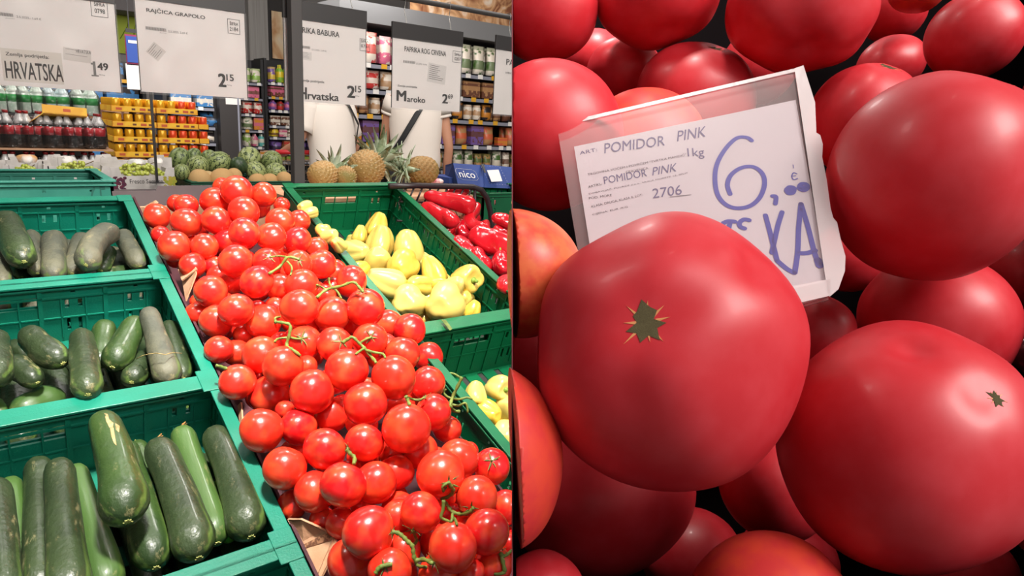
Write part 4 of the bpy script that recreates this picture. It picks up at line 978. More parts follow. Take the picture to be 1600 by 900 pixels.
YPL="""590 353 19 3 pale yellow pepper standing upright at the back of the heap;563 366 13 2 small greenish pepper beside the upright pale one;595 378 23 2 yellow pepper directly below the upright pale one;552 376 11 1 tiny ended yellow pepper at the back left
636 387 25 3 pointed yellow pepper at the right back of the pile;556 396 24 2 broad yellow pepper touching the tomato side rim, back;589 409 24 2 yellow pepper in the middle left of the pile;629 415 26 4 deep yellow lobed pepper at the pile's centre;677 424 23 3 pale blunt yellow pepper right of the centre
727 436 25 5 pale pepper showing its green stem at the right wall;653 445 19 3 small oval yellow pepper below the centre;602 440 26 3 pale bumpy pepper behind the tomato with big calyx;623 449 16 1 small pale pepper between the bumpy and the oval one;640 473 28 4 big glossy folded yellow pepper near the front;694 475 31 5 largest bright yellow pepper by the front rim
709 450 20 3 yellow pepper leaning behind the largest one;686 447 15 1 yellow pepper wedged right of the oval one;738 485 15 3 pale pepper tip at the front right corner;563 422 15 2 yellow pepper with green calyx edge at the rim;614 462 18 2 yellow pepper low beside the tomatoes
662 494 16 2 pale pepper half under the front rim;583 432 16 1 yellow pepper deep behind the rim side row;718 470 18 2 pale pepper behind the front right corner one;476 324 11 4 pale pepper tip poking over the tomato side at the back;485 332 10 3 second pale pepper tip poking over at the back
505 361 12 3 pale pepper by the left wall, upper of a row of three;516 369 12 3 pale pepper by the left wall, middle of a row of three;528 381 13 3 pale pepper by the left wall, lowest of a row of three
743 617 19 5 pale wrinkled pepper at the top left in the lower crate;779 607 21 5 yellow pepper with stem at the top in the lower crate;762 646 21 4 pale pepper in the middle of the lower crate;793 637 22 3 yellow pepper at the picture divide in the lower crate;791 678 23 4 bright yellow pepper lowest in the lower crate;775 665 18 1 yellow pepper deep in the lower crate"""
items=[]
for ch in YPL.replace('\n',';').split(';'):
    a=ch.split(' ',4); items.append((float(a[0]),float(a[1]),float(a[2]),int(a[3]),a[4]))
items.sort(key=lambda q:-q[3]*50-q[1]*.3)
ry=random.Random(4)
for x,y,rp,pr,lab in items:
    Wb={5:-.005,4:-.02,3:-.035,2:-.05,1:-.075}[pr]
    if x<535 and y<400: Wb=.03
    elif y<400: Wb-=.05
    elif y<440: Wb-=.03
    if y>590: Wb-=.055
    D=depth(onW(x,y,Wb)); k=0
    while not free([(atD(x,y,D),rp*D/F*.95)],.78) and k<30: D+=.003; k+=1
    c=atD(x,y,D); R=rp*D/F; PL.append([c,R*.95,None])
    vd=(EYE-c).normalized()
    if 'stem' in lab: ax=(vd*.75+CR*.55-CU*.1)
    elif 'upright' in lab or 'pointed' in lab: ax=-CU+vd*.2+CR*ry.uniform(-.3,.3)
    else: ax=Vector((ry.uniform(-1,1),ry.uniform(-1,1),ry.uniform(-1,.3)))-vd*.35
    q=ax.normalized().to_track_quat('Z','Y').to_matrix().to_4x4()@Matrix.Rotation(ry.uniform(0,6),4,'Z')
    o=link('yellow_pepper',YM[ry.randrange(6)]); o.matrix_basis=T(c)@q@Matrix.Scale(R*1.12,4)
    tag(o,lab,'pepper','yellow peppers'); s=link('stem',pst,o); s.location=(0,0,.78)
for gx in range(560,790,34):
    for gy in range(380,500,30):
        p=onW(gx,gy,-.12); U,V,w=UVW(p)
        if not(YU0+.03<U<YU1-.03 and 1.13<V<1.72): continue
        D=depth(p); 
        if not free([(atD(gx,gy,D),.03)],.8): continue
        o=link('yellow_pepper',YM[ry.randrange(6)]); o.matrix_basis=T(p)@Euler((ry.uniform(0,6),ry.uniform(0,6),0)).to_matrix().to_4x4()@Matrix.Scale(.03,4); nyb=globals().get('nyb',0)+1; tag(o,'yellow pepper at the bottom of the heap, barely visible, %s from the back left'%ORDN[min(nyb-1,16)],'pepper','yellow peppers at the crate bottom'); PL.append([p,.03,None])
lf=plate('leaf_scrap',[onW(689,499,.012),onW(697,500,.01),onW(707,514,.012),onW(703,516,.012)],.001,M_CALYX); tag(lf,'dry green leaf scrap lying on the rim between the two pepper crates','leaf')

# ================================================================ red horn peppers
M_RP=mat('red pepper skin','c80f22',.2,c2='a80a1c',scale=5,coat=.5,spec=.6,rnd='d8202a',bump=.35,bscale=35)
def horn(lab,a,b,ra,rb,Wa,Wb,bend=0,stem=0,seed=0):
    rr=random.Random(seed*7+3); k=0
    while 1:
        A=atD(a[0],a[1],depth(onW(a[0],a[1],Wa))+k*.003); B=atD(b[0],b[1],depth(onW(b[0],b[1],Wb))+k*.003)
        RA=ra*depth(A)/F; RB=rb*depth(B)/F; u=(B-A); L=max(u.length,.02); u=u/L; side=u.cross((EYE-A).normalized()).normalized()
        cen=lambda s:A+u*(L*s)+side*(bend*L*math.sin(math.pi*s)); ns=max(2,int(L/.02))
        ss=[(cen(i/ns),(RA+(RB-RA)*i/ns)*.9) for i in range(0,ns+1)]
        if free(ss,.75) or k>25: break
        k+=1
    for c,r in ss: PL.append([c,r,None])
    n=26; nu=24; v=[]; p1,p2=rr.uniform(0,6),rr.uniform(0,6); M=(A+B)/2
    e=RA*.6; f=RB*.7
    for i in range(n+1):
        s=i/n; x=-e+(L+e+f)*(1-math.cos(math.pi*s))/2; q=min(max(x/L,0),1); R=RA+(RB-RA)*q
        ed=math.sqrt(max(0,1-max(0,1-(x+e)/(RA*1.2))**2))*math.sqrt(max(0,1-max(0,1-(L+f-x)/(RB*1.6))**2))
        c=cen(q)+u*(x-q*L)-M; z=side.cross(u)
        for k2 in range(nu):
            t=2*math.pi*k2/nu; rad=R*max(ed,.03)*(1+.10*math.cos(3*t+p1+q*1.5)+.05*math.sin(11*q+2*t+p2)+.03*math.sin(23*q+3*t))
            v.append(tuple(c+side*rad*math.cos(t)+z*rad*math.sin(t)))
    F_=[(i*nu+k2,i*nu+(k2+1)%nu,(i+1)*nu+(k2+1)%nu,(i+1)*nu+k2) for i in range(n) for k2 in range(nu)]+[tuple(range(nu))[::-1],tuple(n*nu+q for q in range(nu))]
    o=obj('red_pepper',MB().add(v,F_),M_RP,None,T(M),True); tag(o,lab,'pepper','red horn peppers')
    if stem:
        P=A-M-u*e*.9; q=(EYE-A).normalized()
        obj('stem',MB().tube([P+u*.004,P-u*.012+q*.004,P-u*.024+CU*.012+q*.006,P-u*.03+CU*.026],[.006,.0035,.003,.0035],7),M_PST,o,None,True)
horn('long red horn pepper with folded skin lying topmost at the back',(735,320),(668,306),16,9,.01,.0,seed=1)
horn('long pale red pepper with a scarred line below the topmost',(708,346),(664,322),15,9,-.005,-.01,seed=2)
horn('curved red pepper hanging down at the basket\'s right post',(742,325),(755,358),12,10,-.02,-.02,.2,seed=3)
horn('short red pepper with green stem lying under the scarred one',(722,366),(728,340),13,10,-.03,-.03,0,seed=4)
horn('big dented red pepper with green stem end, right of centre',(742,368),(798,388),17,22,.0,.01,seed=5)
horn('wrinkled red pepper leaning on the green crate rim',(716,376),(732,392),12,11,-.01,-.01,seed=6)
horn('glossy red pepper lying beside the rim, lower',(742,398),(758,418),16,15,-.005,.0,seed=7)
horn('red pepper showing an upright green stem at the right',(783,404),(785,420),16,16,.0,.0,seed=8,stem=1)
horn('red pepper at the bottom right beside the picture divide',(796,440),(788,448),15,15,.0,.0,seed=9)
horn('red pepper with dark stem next to the black basket post',(774,340),(800,350),10,12,.005,.01,seed=10,stem=0)
horn('small red pepper between the stemmed one and the big dented one',(775,358),(795,362),8,10,-.02,-.02,seed=11)
horn('red pepper in shade behind the scarred one',(700,365),(716,350),9,11,-.05,-.05,seed=12)
horn('red pepper deep behind the topmost one',(700,300),(728,298),8,8,-.02,-.02,seed=13)
horn('dark red pepper in the gap above the stemmed pepper',(765,392),(775,380),11,11,-.06,-.06,seed=14)
horn('dark red pepper low between rim and bottom pepper',(770,430),(780,425),12,12,-.05,-.05,seed=15)
horn('red pepper peeking at the basket post bottom',(757,350),(762,372),9,9,-.05,-.05,seed=16)
for i in range(7):
    U=1.25+.08*(i%4); V=1.3+.16*(i//2); a=disp(U,V,-.1); A=a; 
    px=lambda p:(800+F*(p-EYE).dot(CR)/depth(p),450-F*(p-EYE).dot(CU)/depth(p))
    b=disp(U+.06,V+.05,-.1); horn('red pepper deep under the others, mostly hidden, %s from the back'%ORDN[6-i],px(A),px(b),14,12,-.1,-.1,seed=20+i)

# black basket around the red peppers
bb=thing('black_basket','black plastic basket with slanted slots behind the red horn peppers','basket',disp(1.42,1.0,-.165),(TILT,0,0)); bpy.context.view_layer.update(); inv=bb.matrix_basis.inverted()
obj('basket_floor',MB().box(-.235,.30,0,.93,0,.008),M_BLACKP,bb)
Yb=2.02
def pY(x,y,dy=0): return inv@(atY(x,y,Yb)+Vector((0,dy,0)))
def strip(nm,pts,w,th,par=bb,m=M_BLACKP):
    return obj(nm,MB().tube(pts,w,8,flat=th/w),m,par,None,True)
strip('top_rail',[pY(608,291),pY(650,290),pY(700,291),pY(738,292),pY(752,297),pY(761,310),pY(766,330),pY(768,352),pY(769,375)],.011,.011)
strip('mid_rail',[pY(625,315),pY(660,316),pY(745,316)],.004,.004)
for i in range(9):
    x=628+i*13; strip('slanted_bar',[pY(x+7,291),pY(x-4,316)],.0035,.0035)
for i in range(11):
    x=622+i*12; strip('lattice_bar',[pY(x,316),pY(x+12,345)],.0015,.0015)
strip('lower_rail',[pY(620,345),pY(760,345)],.004,.004)
strip('corner_post',[pY(742,293),pY(742,330),pY(745,372)],.006,.006)
g2=crate('produce_crate','green crate with bagged peppers behind the black basket at the picture divide','crate',0,.4,0,.35,.12,M_GREEN,'rear crates',loc=(1.76,2.12,1.02),tilt=0)
M_BAG=film('clear produce bag','e8e4de',.12,.06,.8,25)
for (x,y,r_,m,lab) in ((792,327,13,'e8b020','yellow pepper in a clear bag at the picture divide'),(778,318,9,'c8343a','red pepper in a clear bag beside the yellow one')):
    q=atY(x,y,2.3); R=r_*depth(q)/F; o=link('bagged_pepper',pep_mesh(x,mat('bagged pepper '+m,m,.3),'bagged_pepper')); o.matrix_basis=T(q)@Euler((1,.4,x)).to_matrix().to_4x4()@Matrix.Scale(R,4); tag(o,lab,'pepper')
    link('stem',pst,o).location=(0,0,.78)
    obj('bag',MB().ball(lambda a,p:Vector((math.sin(p)*math.cos(a)*(1.25+.1*math.sin(5*a)),math.sin(p)*math.sin(a)*1.25,1.3*math.cos(p)+.08*math.sin(7*a)*math.sin(p))),20,12),M_BAG,o,None,True)

# ================================================================ table behind: folded crate, taupe tray, pineapples, blue box
rt2=thing('rear_table','dark table behind the sloping display','table',(.95,2.4,0)); obj('table_top',MB().box(-1.3,1.35,-.26,.35,.98,1.015),M_DARK,rt2)
for x in (-1.25,1.3):
    for y in (-.2,.3): obj('leg',MB().box(x-.02,x+.02,y-.02,y+.02,0,.98),M_DARK,rt2)
fc=crate('produce_crate','teal crate side behind the furthest cucumber crate','crate',0,.66,0,.35,.176,mat('dusty teal plastic','2a7d6c',.5,c2='3b8f7c',scale=9),'rear crates',loc=(-.02,2.2,1.017),tilt=0)
text('65',mat('embossed teal','1a5d50',.6),fc,.27,.09,.31,.16,-.001,name='embossed_number')
tt=thing('cardboard_tray','taupe cardboard tray wall behind the tomatoes at the back','box',(.30,2.16,1.017)); X1=atY(345,290,2.16).x-.30; xs=atY(243,290,2.16).x-.30; zA=atY(240,298,2.16).z-1.017; zB=atY(300,290,2.16).z-1.017
v=[(0,0),(X1,0),(X1,zB),(xs+.006,zB),(xs,zA),(0.0,zA)]
obj('front_panel',MB().add([(x,0,z) for x,z in v]+[(x,.005,z) for x,z in v],[tuple(range(6)),tuple(range(6,12))[::-1]]+[(i,i+6,(i+1)%6+6,(i+1)%6) for i in range(6)]),M_TAUPE,tt)
obj('tray_floor',MB().box(0,X1,.005,.3,0,.005),M_TAUPE,tt); obj('side_panel',MB().box(0,.005,.005,.3,.005,zA*.8).box(X1-.005,X1,.005,.3,.005,zA*.8),M_TAUPE,tt); obj('back_panel',MB().box(0,X1,.3,.305,0,zA*.8),M_TAUPE,tt)
rs=thing('riser_box','plain cardboard riser under the pineapples','box',(1.25,2.17,1.016)); obj('riser_body',MB().box(-.42,.29,0,.42,0,.10),M_CARD,rs); obj('lid_edge',MB().box(-.425,.295,-.004,.424,.101,.113),M_CARD,rs)
M_PIN=mat('pineapple rind','8f6c3a',.65,c2='5f6a2e',scale=9,rnd='a5804a',lo=.5,hi=.62,bump=.6,bscale=120); M_LEAF=mat('pineapple leaf','a0ae8c',.55,c2='789068',scale=12,rnd='c2cab0'); M_SPK=mat('rind spike','bda478',.7)
def pineapple(lab,c,R,L,ax,leaves,seed,up=True,twist=0):
    rr=random.Random(seed); ax=Vector(ax).normalized(); q=ax.to_track_quat('Z','Y').to_matrix().to_4x4(); nr=15
    mb=MB(); nu,nv=72,50; v=[]
    def P(t,s,bump=True):                   # s 0..1 along the axis
        x=2*s-1; r=R*(1-abs(x)**2.6)**.5 if abs(x)<1 else 0
        a=abs(math.sin((t*6.5+s*19)/1.0)) ; b=abs(math.sin((t*6.5-s*19)/1.0)); h=(a*b)**.5
        r*=1+(.15*h if bump else 0); return Vector((r*math.cos(t),r*math.sin(t),x*L/2))
    def fn(t,p):
        s=(1-math.cos(p))/2; return P(t,1-s)
    body=obj('pineapple',mb.ball(fn,nu,nv),M_PIN,None,T(c)@q,True); tag(body,lab,'pineapple','pineapples')
    sp=MB()
    for i in range(13):
        for j in range(13):
            s=.06+.88*j/12; t=(i+.5*(j%2))*2*math.pi/13
            p=P(t,s,False)*1.0; n=Vector((math.cos(t),math.sin(t),0)); p+=n*R*.085; tip=p+n*R*.10+Vector((0,0,R*.13)); w=Vector((-math.sin(t),math.cos(t),0))*R*.045
            k=len(sp.v); sp.v+=[tuple(p-w),tuple(p+w),tuple(p-n*R*.05-Vector((0,0,R*.06))),tuple(tip)]; sp.f+=[(k,k+1,k+3),(k+1,k+2,k+3),(k+2,k,k+3),(k,k+2,k+1)]
    o=obj('rind_spikes',sp,M_SPK,body); o['kind']='stuff'
    if leaves:
        lm=MB(); v=[];n=8
        for j in range(n):
            s=j/(n-1); w=.16*(1-s)**.7*(1 if s>.05 else .8)+.004; z=s; y=.38*s*s
            v+=[(-w,y+.02,z),(0,y-.035*(1-s),z),(w,y+.02,z),(0,y+.0-.01,z)]
        f=[(j*4+k,j*4+(k+1)%4,j*4+4+(k+1)%4,j*4+4+k) for j in range(n-1) for k in range(4)]+[(3,2,1,0),((n-1)*4,(n-1)*4+1,(n-1)*4+2,(n-1)*4+3)]
        lm=CACHE.get('leaf') or lm.add(v,f).mesh('leaf',M_LEAF,True); CACHE['leaf']=lm
        for i in range(leaves):
            t=i*2.4; s=i/leaves; tilt_=R_(78-62*s+rr.uniform(-8,8)); l=R*(1.4+.8*math.sin(math.pi*min(1,s+.15)))*rr.uniform(.85,1.1)
            w=Matrix.Translation((0,0,L/2*.93+s*R*.55))@Matrix.Rotation(t,4,'Z')@Matrix.Rotation(-tilt_,4,'X')@Matrix.Scale(l,4)
            link('leaf',lm,body,w)
    return body
def at(x,y,Y): return atY(x,y,Y)
pineapple('pineapple pointing its leafy crown up and right, middle of the row',at(572,263,2.36),.062,.13,(.55,.25,.22),34,1)
pineapple('pineapple lying at the right with a dark green crown to its left',at(660,266,2.34),.050,.135,(-1,.15,.02),26,2)
pineapple('pineapple at the left of the row beside the stand post',at(504,273,2.34),.045,.11,(.8,.5,.1),26,3)
pineapple('pineapple low between the left one and the middle one',at(540,276,2.33),.036,.08,(.5,.9,.05),16,4)
for i,(x,y) in enumerate(((480,285),(515,300),(545,296))): 
    pass
nb=thing('fruit_carton','dark blue banana carton with rounded logo, leaning at the back right','box',at(695,291,2.44)); 
M_NAVY=mat('navy blue carton','2b3f7e',.6,c2='324a8c',scale=6); NB=nb.location
def nbp(x,y,Y=2.44): return at(x,y,Y)-NB
def slab(nm,px,Y0,th,m,par,base):
    p=[at(x,y,Y0+dy)-base for x,y,dy in px]; k=len(p); v=p+[q+Vector((0,th,0)) for q in p]
    return obj(nm,MB().add(v,[tuple(range(k)),tuple(range(k,2*k))[::-1]]+[(i,i+k,(i+1)%k+k,(i+1)%k) for i in range(k)]),m,par)
slab('front_panel',[(716,291,0),(798,294,0),(793,261,.05),(708,255,.05)],2.44,.006,M_NAVY,nb,NB)
slab('panel_right',[(757,293,-.004),(812,295,-.004),(806,262,.046),(756,257,.046)],2.44,.005,M_NAVY,nb,NB)
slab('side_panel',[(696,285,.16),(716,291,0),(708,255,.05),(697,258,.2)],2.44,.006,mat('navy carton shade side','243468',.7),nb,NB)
obj('carton_body',MB().box(.06,.42,.06,.22,-.10,.03),M_NAVY,nb)
slab('tape_strip',[(757,270,-.007),(760,270,-.007),(756,256,.045),(752,256,.045)],2.44,.003,M_BLK,nb,NB)
def ntext(body,pts,bold,m=M_WHITE,dy=-.012):
    cu=bpy.data.curves.new('t','FONT'); cu.body=body; cu.resolution_u=3
    t=bpy.data.objects.new('t',cu); COL.objects.link(t); me=bpy.data.meshes.new_from_object(t.evaluated_get(bpy.context.evaluated_depsgraph_get())); bpy.data.objects.remove(t)
    xs=[v.co.x for v in me.vertices]; ys=[v.co.y for v in me.vertices]; a,b,c,d=min(xs),max(xs),min(ys),max(ys)
    P=[nbp(x,y)+Vector((0,q+dy,0)) for x,y,q in pts]  # bl br tr tl
    for v in me.vertices:
        s=(v.co.x-a)/(b-a); t_=(v.co.y-c)/(d-c); v.co=(P[0]*(1-s)+P[1]*s)*(1-t_)+(P[3]*(1-s)+P[2]*s)*t_
    me.materials.clear(); me.materials.append(m); me.name='lettering'; return link('lettering',me,nb)
def nbb(x,y):  # position lying on the slanted front: offset grows with height
    return .05*(1-(y-256)/36)
ntext('nico',[(721,277,nbb(0,277)),(745,279,nbb(0,279)),(744,269,nbb(0,269)),(720,267,nbb(0,267))],.035)
ntext('bananas from the tropics',[(726,284,nbb(0,284)),(750,285.5,nbb(0,285)),(750,283.5,nbb(0,283)),(726,282,nbb(0,282))],.0) if 0 else None
def loop(pts,w,m,nm='logo_outline',closed=True):
    P=[nbp(x,y)+Vector((0,nbb(x,y)-.011,0)) for x,y in pts]; 
    if closed: P.append(P[0])
    return obj(nm,MB().tube(P,w,6,flat=.4),m,nb)
loop([(718,264),(742,266),(747,269),(749,279),(746,282),(725,281),(719,278),(716,268)],.0011,M_WHITE)
for a_,b_ in (((758,260),(787,261)),((787,261),(794,289)),((794,289),(765,287)),((765,287),(758,260))):
    for k in range(7): loop([(a_[0]+(b_[0]-a_[0])*(k+.2)/7,a_[1]+(b_[1]-a_[1])*(k+.2)/7),(a_[0]+(b_[0]-a_[0])*(k+.7)/7,a_[1]+(b_[1]-a_[1])*(k+.7)/7)],.0006,M_WHITE,'dash_line',False)
slab('paper_label',[(768,284,-.012+.012),(785,283,-.012+.012),(779,265,.028),(761,266,.028)],2.425,.001,M_WHITE,nb,NB)
rw=thing('rolled_paper','small pink and white tied bundle beside the blue carton','bag',at(684,284,2.38)); obj('bundle',MB().ball(lambda a,p:Vector((math.sin(p)*math.cos(a)*(.03+.006*math.sin(3*a)),math.sin(p)*math.sin(a)*.02,.014*math.cos(p))),14,9),mat('pink net','c9606a',.6,c2='efe3de',scale=40),rw,None,True); obj('tie',MB().tube([(-.03,0,.0),(-.045,0,.012),(-.05,0,.004)],.003,6),M_WHITE,rw)

# ================================================================ price signs, rail and post
YS=2.16
M_PAPER=mat('price sign paper','e4ddd9',.6); M_HEAD=mat('black sign clip','2c2a2a',.45); M_SLV=film('sign sleeve','efebe8',.04,.10,.12,7); M_WIRE=mat('wire hook','9a9690',.3,metal=.9); M_GTXT=mat('grey print','6f6a68',.7)
po=thing('stand_post','dark square stand post rising between tomatoes and pineapples','post',Vector((atY(465,250,2.125).x,2.125,1.016))); 
obj('post_tube',MB().box(-.0175,.0175,-.0175,.0175,0.004,1.835-1.016),M_DARK,po,bevel=.002); obj('base_plate',MB().box(-.05,.05,-.0,.05,0,.004),M_DARK,po)
ra=thing('sign_rail','dark round rail the price signs hang from','rail',(0,YS+.02,0)); xa=-.4; zr=lambda x:atY(720,13,YS+.02).z
z0=zr(0); obj('rail_tube',MB().tube([(-.6,0,z0),(1.0,0,z0),(3.2,0,z0)],.0095,12),M_DARK,ra,None,True); obj('end_cap',MB().tube([(-.62,0,z0),(-.6,0,z0)],.011,12),M_BLK,ra)
obj('bracket',MB().box(.02+po.location.x-.02,.02+po.location.x+.0,-.04,.01,z0-.02,z0+.005),M_DARK,ra)
for x in (-.55,3.1): 
    pass
obj('rear_leg',MB().tube([(-.45,.012,z0),(-.45,.06,1.02)],.008,8),M_DARK,ra,None,True)
def sign(lab,x0,x1,ytop,ybot,hdr,seed):
    """x0,x1 pixel edges at the bottom; ytop/ybot pixel rows at x0; hdr clip height px"""
    a=atY(x0,ybot,YS); b=atY(x1,ybot,YS); w=b.x-a.x; zt=atY(x0,ytop,YS).z; h=zt-a.z
    t=thing('price_sign',lab,'price sign',(a.x+w/2,YS,a.z)); hh=hdr
    obj('sheet',MB().box(-w/2,w/2,0,.0012,0,h),M_PAPER,t)
    obj('clip_bar',MB().box(-w/2-.003,w/2+.003,-.004,.006,h-.001,h+hh),M_HEAD,t,bevel=.001)
    # sleeve with a gentle wave, slightly larger than the sheet
    mb=MB(); nx,nz=16,10; v=[]
    for s in (0,1):
        for j in range(nz+1):
            for i in range(nx+1):
                X=-w/2-.004+(w+.008)*i/nx; Z=-.006+(h+.006)*j/nz
                v.append((X,-.004-.002*math.sin(i*.9+seed)*math.sin(j*.8+seed*2)-(0 if s else .0004),Z))
    m_=(nx+1)*(nz+1); f=[]
    for j in range(nz):
        for i in range(nx):
            q=j*(nx+1)+i; f.append((q,q+1,q+nx+2,q+nx+1)); f.append((q+m_,q+nx+1+m_,q+nx+2+m_,q+1+m_))
    obj('clear_sleeve',mb.add(v,f),M_SLV,t,None,True)
    [obj('edge_strip',MB().box(a_,a_+.002,-.001,.002,0,h),M_HEAD,t) for a_ in (-w/2-.002,w/2)]
    for s in (-.32,.32):
        X=s*w; top=z0-t.location.z
        pts=[(X,0,h+hh-.012),(X+.004,.004,h+hh+.004),(X-.003,.008,(h+hh+top)/2),(X+.004,.012,top-.004),(X+.0,.008,top+.012),(X-.0,.03,top+.012),(X,.034,top)]
        obj('wire_hook',MB().tube(pts,.0011,6),M_WIRE,t,None,True)
    return t
def st(t,body,xl,yb,xr,yt,bold=0,m=None,tilt=0,name='lettering'):
    a=atY(xl,yb,YS)-t.location; b=atY(xr,yb,YS)-t.location; c=atY(xl,yt,YS)-t.location
    return text(body,m or M_INK,t,a.x,a.z,b.x,c.z,-.0008,bold,tilt,name)
def frame(t,xl,yb,xr,yt,w=.0011):
    a=atY(xl,yb,YS)-t.location; b=atY(xr,yb,YS)-t.location; c=atY(xl,yt,YS)-t.location
    mb=MB(); 
    for q in ((a.x,b.x,a.z,a.z+w),(a.x,b.x,c.z-w,c.z),(a.x,a.x+w,a.z,c.z),(b.x-w,b.x,a.z,c.z)): mb.box(q[0],q[1],-.0009,0,q[2],q[3])
    return obj('code_frame',mb,M_INK,t)
def note(t,xl,yb,xr,yt,tilt,m=None,lines=5,seed=0):
    a=atY(xl,yb,YS)-t.location; b=atY(xr,yb,YS)-t.location; c=atY(xl,yt,YS)-t.location; w=b.x-a.x; h=c.z-a.z
    mw=Matrix.Translation((a.x,-.0004,a.z))@Matrix.Rotation(-tilt,4,'Y')
    o=obj('sticker',MB().box(0,w,0,.0003,0,h),m or mat('pale sticker','cdc6c0',.6),t,mw)
    rr=random.Random(seed); mb=MB()
    for i in range(lines): z=h*(.9-.8*i/lines); mb.box(w*.08,w*rr.uniform(.5,.92),-.0002,0,z-h*.03,z)
    obj('printed_lines',mb,M_GTXT,o); return o
s1=sign('large white price sign reading HRVATSKA and 1 49 at the far left',-88,188,-30,127,.06,1)
st(s1,'HRVATSKA',10,122,99,95,.012,M_GTXT); st(s1,'Zemlja podrijetla:',9,88,76,81,.01); 
for nm_,(xa_,xb_,ya_,yb_) in (('numeral_stem',(145,149,117,96)),('numeral_foot',(141.5,152.5,119,117)),('numeral_flag',(142,145.2,101,98))):
    obj(nm_,MB().box(atY(xa_,100,YS).x-s1.location.x,atY(xb_,100,YS).x-s1.location.x,-.0009,0,atY(145,ya_,YS).z-s1.location.z,atY(145,yb_,YS).z-s1.location.z),M_GTXT,s1)
st(s1,'49',153,109,169,98,.025,M_GTXT); st(s1,'€/kg',155,118,164,116)
st(s1,'ŠIFRA',147,9,164,2,.01); st(s1,'0798',148,20,164,13,.01); frame(s1,143,25,169,-2); st(s1,'2.5.2025.: 1,69 €',26,28,64,24,0,M_GTXT); st(s1,'||||||||||||||',-2,24,20,19,.02,M_GTXT); st(s1,'povrće',9,29,23,27,0,M_GTXT)
n_=note(s1,99,93,142,73,R_(-4),lines=2,seed=1); st(s1,'HRVATSKA',119,83,142,77,0,M_INK)
note(s1,6,126,100,75,0,mat('sticker cream','d3cbc1',.6),0)
s2=sign('white price sign reading RAJČICA GRAPOLO and 2 15',221,386,-2,143,.055,2)
st(s2,'RAJČICA GRAPOLO',229,20,320,10.5,.014); st(s2,'ŠIFRA',359,39,372,33,.008); st(s2,'2184',359,48,372,42,.008); frame(s2,356,52,375,29); st(s2,'|||||||||||||||||||',228,46,259,41,.02,M_GTXT); st(s2,'2.5.2025. 2,69 €',263,51,293,47,0,M_GTXT); st(s2,'povrće',250,52,260,50,0,M_GTXT)
st(s2,'2',342,135,353,115,.03); st(s2,'15',354,126,365,116,.02); st(s2,'€/kg',355,134,362,132); note(s2,247,96,269,74,R_(52),lines=6,seed=2)
s3=sign('white price sign reading PAPRIKA BABURA and Hrvatska behind the post',446,571,27,157,.055,3)
st(s3,'PAPRIKA BABURA',456,49,530,40,.014); st(s3,'ŠIFRA',564,66,576,61,.008); st(s3,'0761',564,74,576,69,.008); frame(s3,562,79,578,60); st(s3,'||||||||||',470,75,484,71,.02,M_GTXT); st(s3,'2.5.2025. 2,49 €',487,79,510,76,0,M_GTXT)
st(s3,'Zemlja podrijetla:',468,128,507,123,.008); st(s3,'H',468,154,479,136,.03,M_GTXT); st(s3,'rvatska',481,155,529,143,.02,M_GTXT); st(s3,'2',543,152,554,134,.03); st(s3,'15',555,144,564,134,.02); st(s3,'€/kg',555,151,561,149)
note(s3,470,93,487,80,0,mat('sign sticker grey','d2ccc8',.6),5,3)
s4=sign('white price sign reading PAPRIKA ROG CRVENA and Maroko',612,718,58,168,.052,4)
st(s4,'PAPRIKA ROG CRVENA',632,80,697,72,.014); st(s4,'ŠIFRA',710,87,720,82,.008); st(s4,'0207',710,94,720,89,.008); frame(s4,707,97,722,79); st(s4,'||||||||||||',630,98,648,94,.02,M_GTXT); st(s4,'2.5.2025. 3,19 €',650,101,667,98,0,M_GTXT)
st(s4,'Zemlja podrijetla:',621,136,652,132,.008); st(s4,'M',620,157,634,141,.03); st(s4,'aroko',636,159,664,150,.02); st(s4,'2',691,161,699,147,.03); st(s4,'69',700,154,707,147,.02); st(s4,'€/kg',700,160,704,159); note(s4,667,127,695,97,R_(-5),mat('receipt sticker','cfc9c5',.6),8,4)
s5=sign('white price sign cut by the picture divide at the right',770,880,76,178,.052,5)
st(s5,'PAPRIKA',791,101,830,92,.014); st(s5,'||||||',790,115,800,112,.02,M_GTXT)

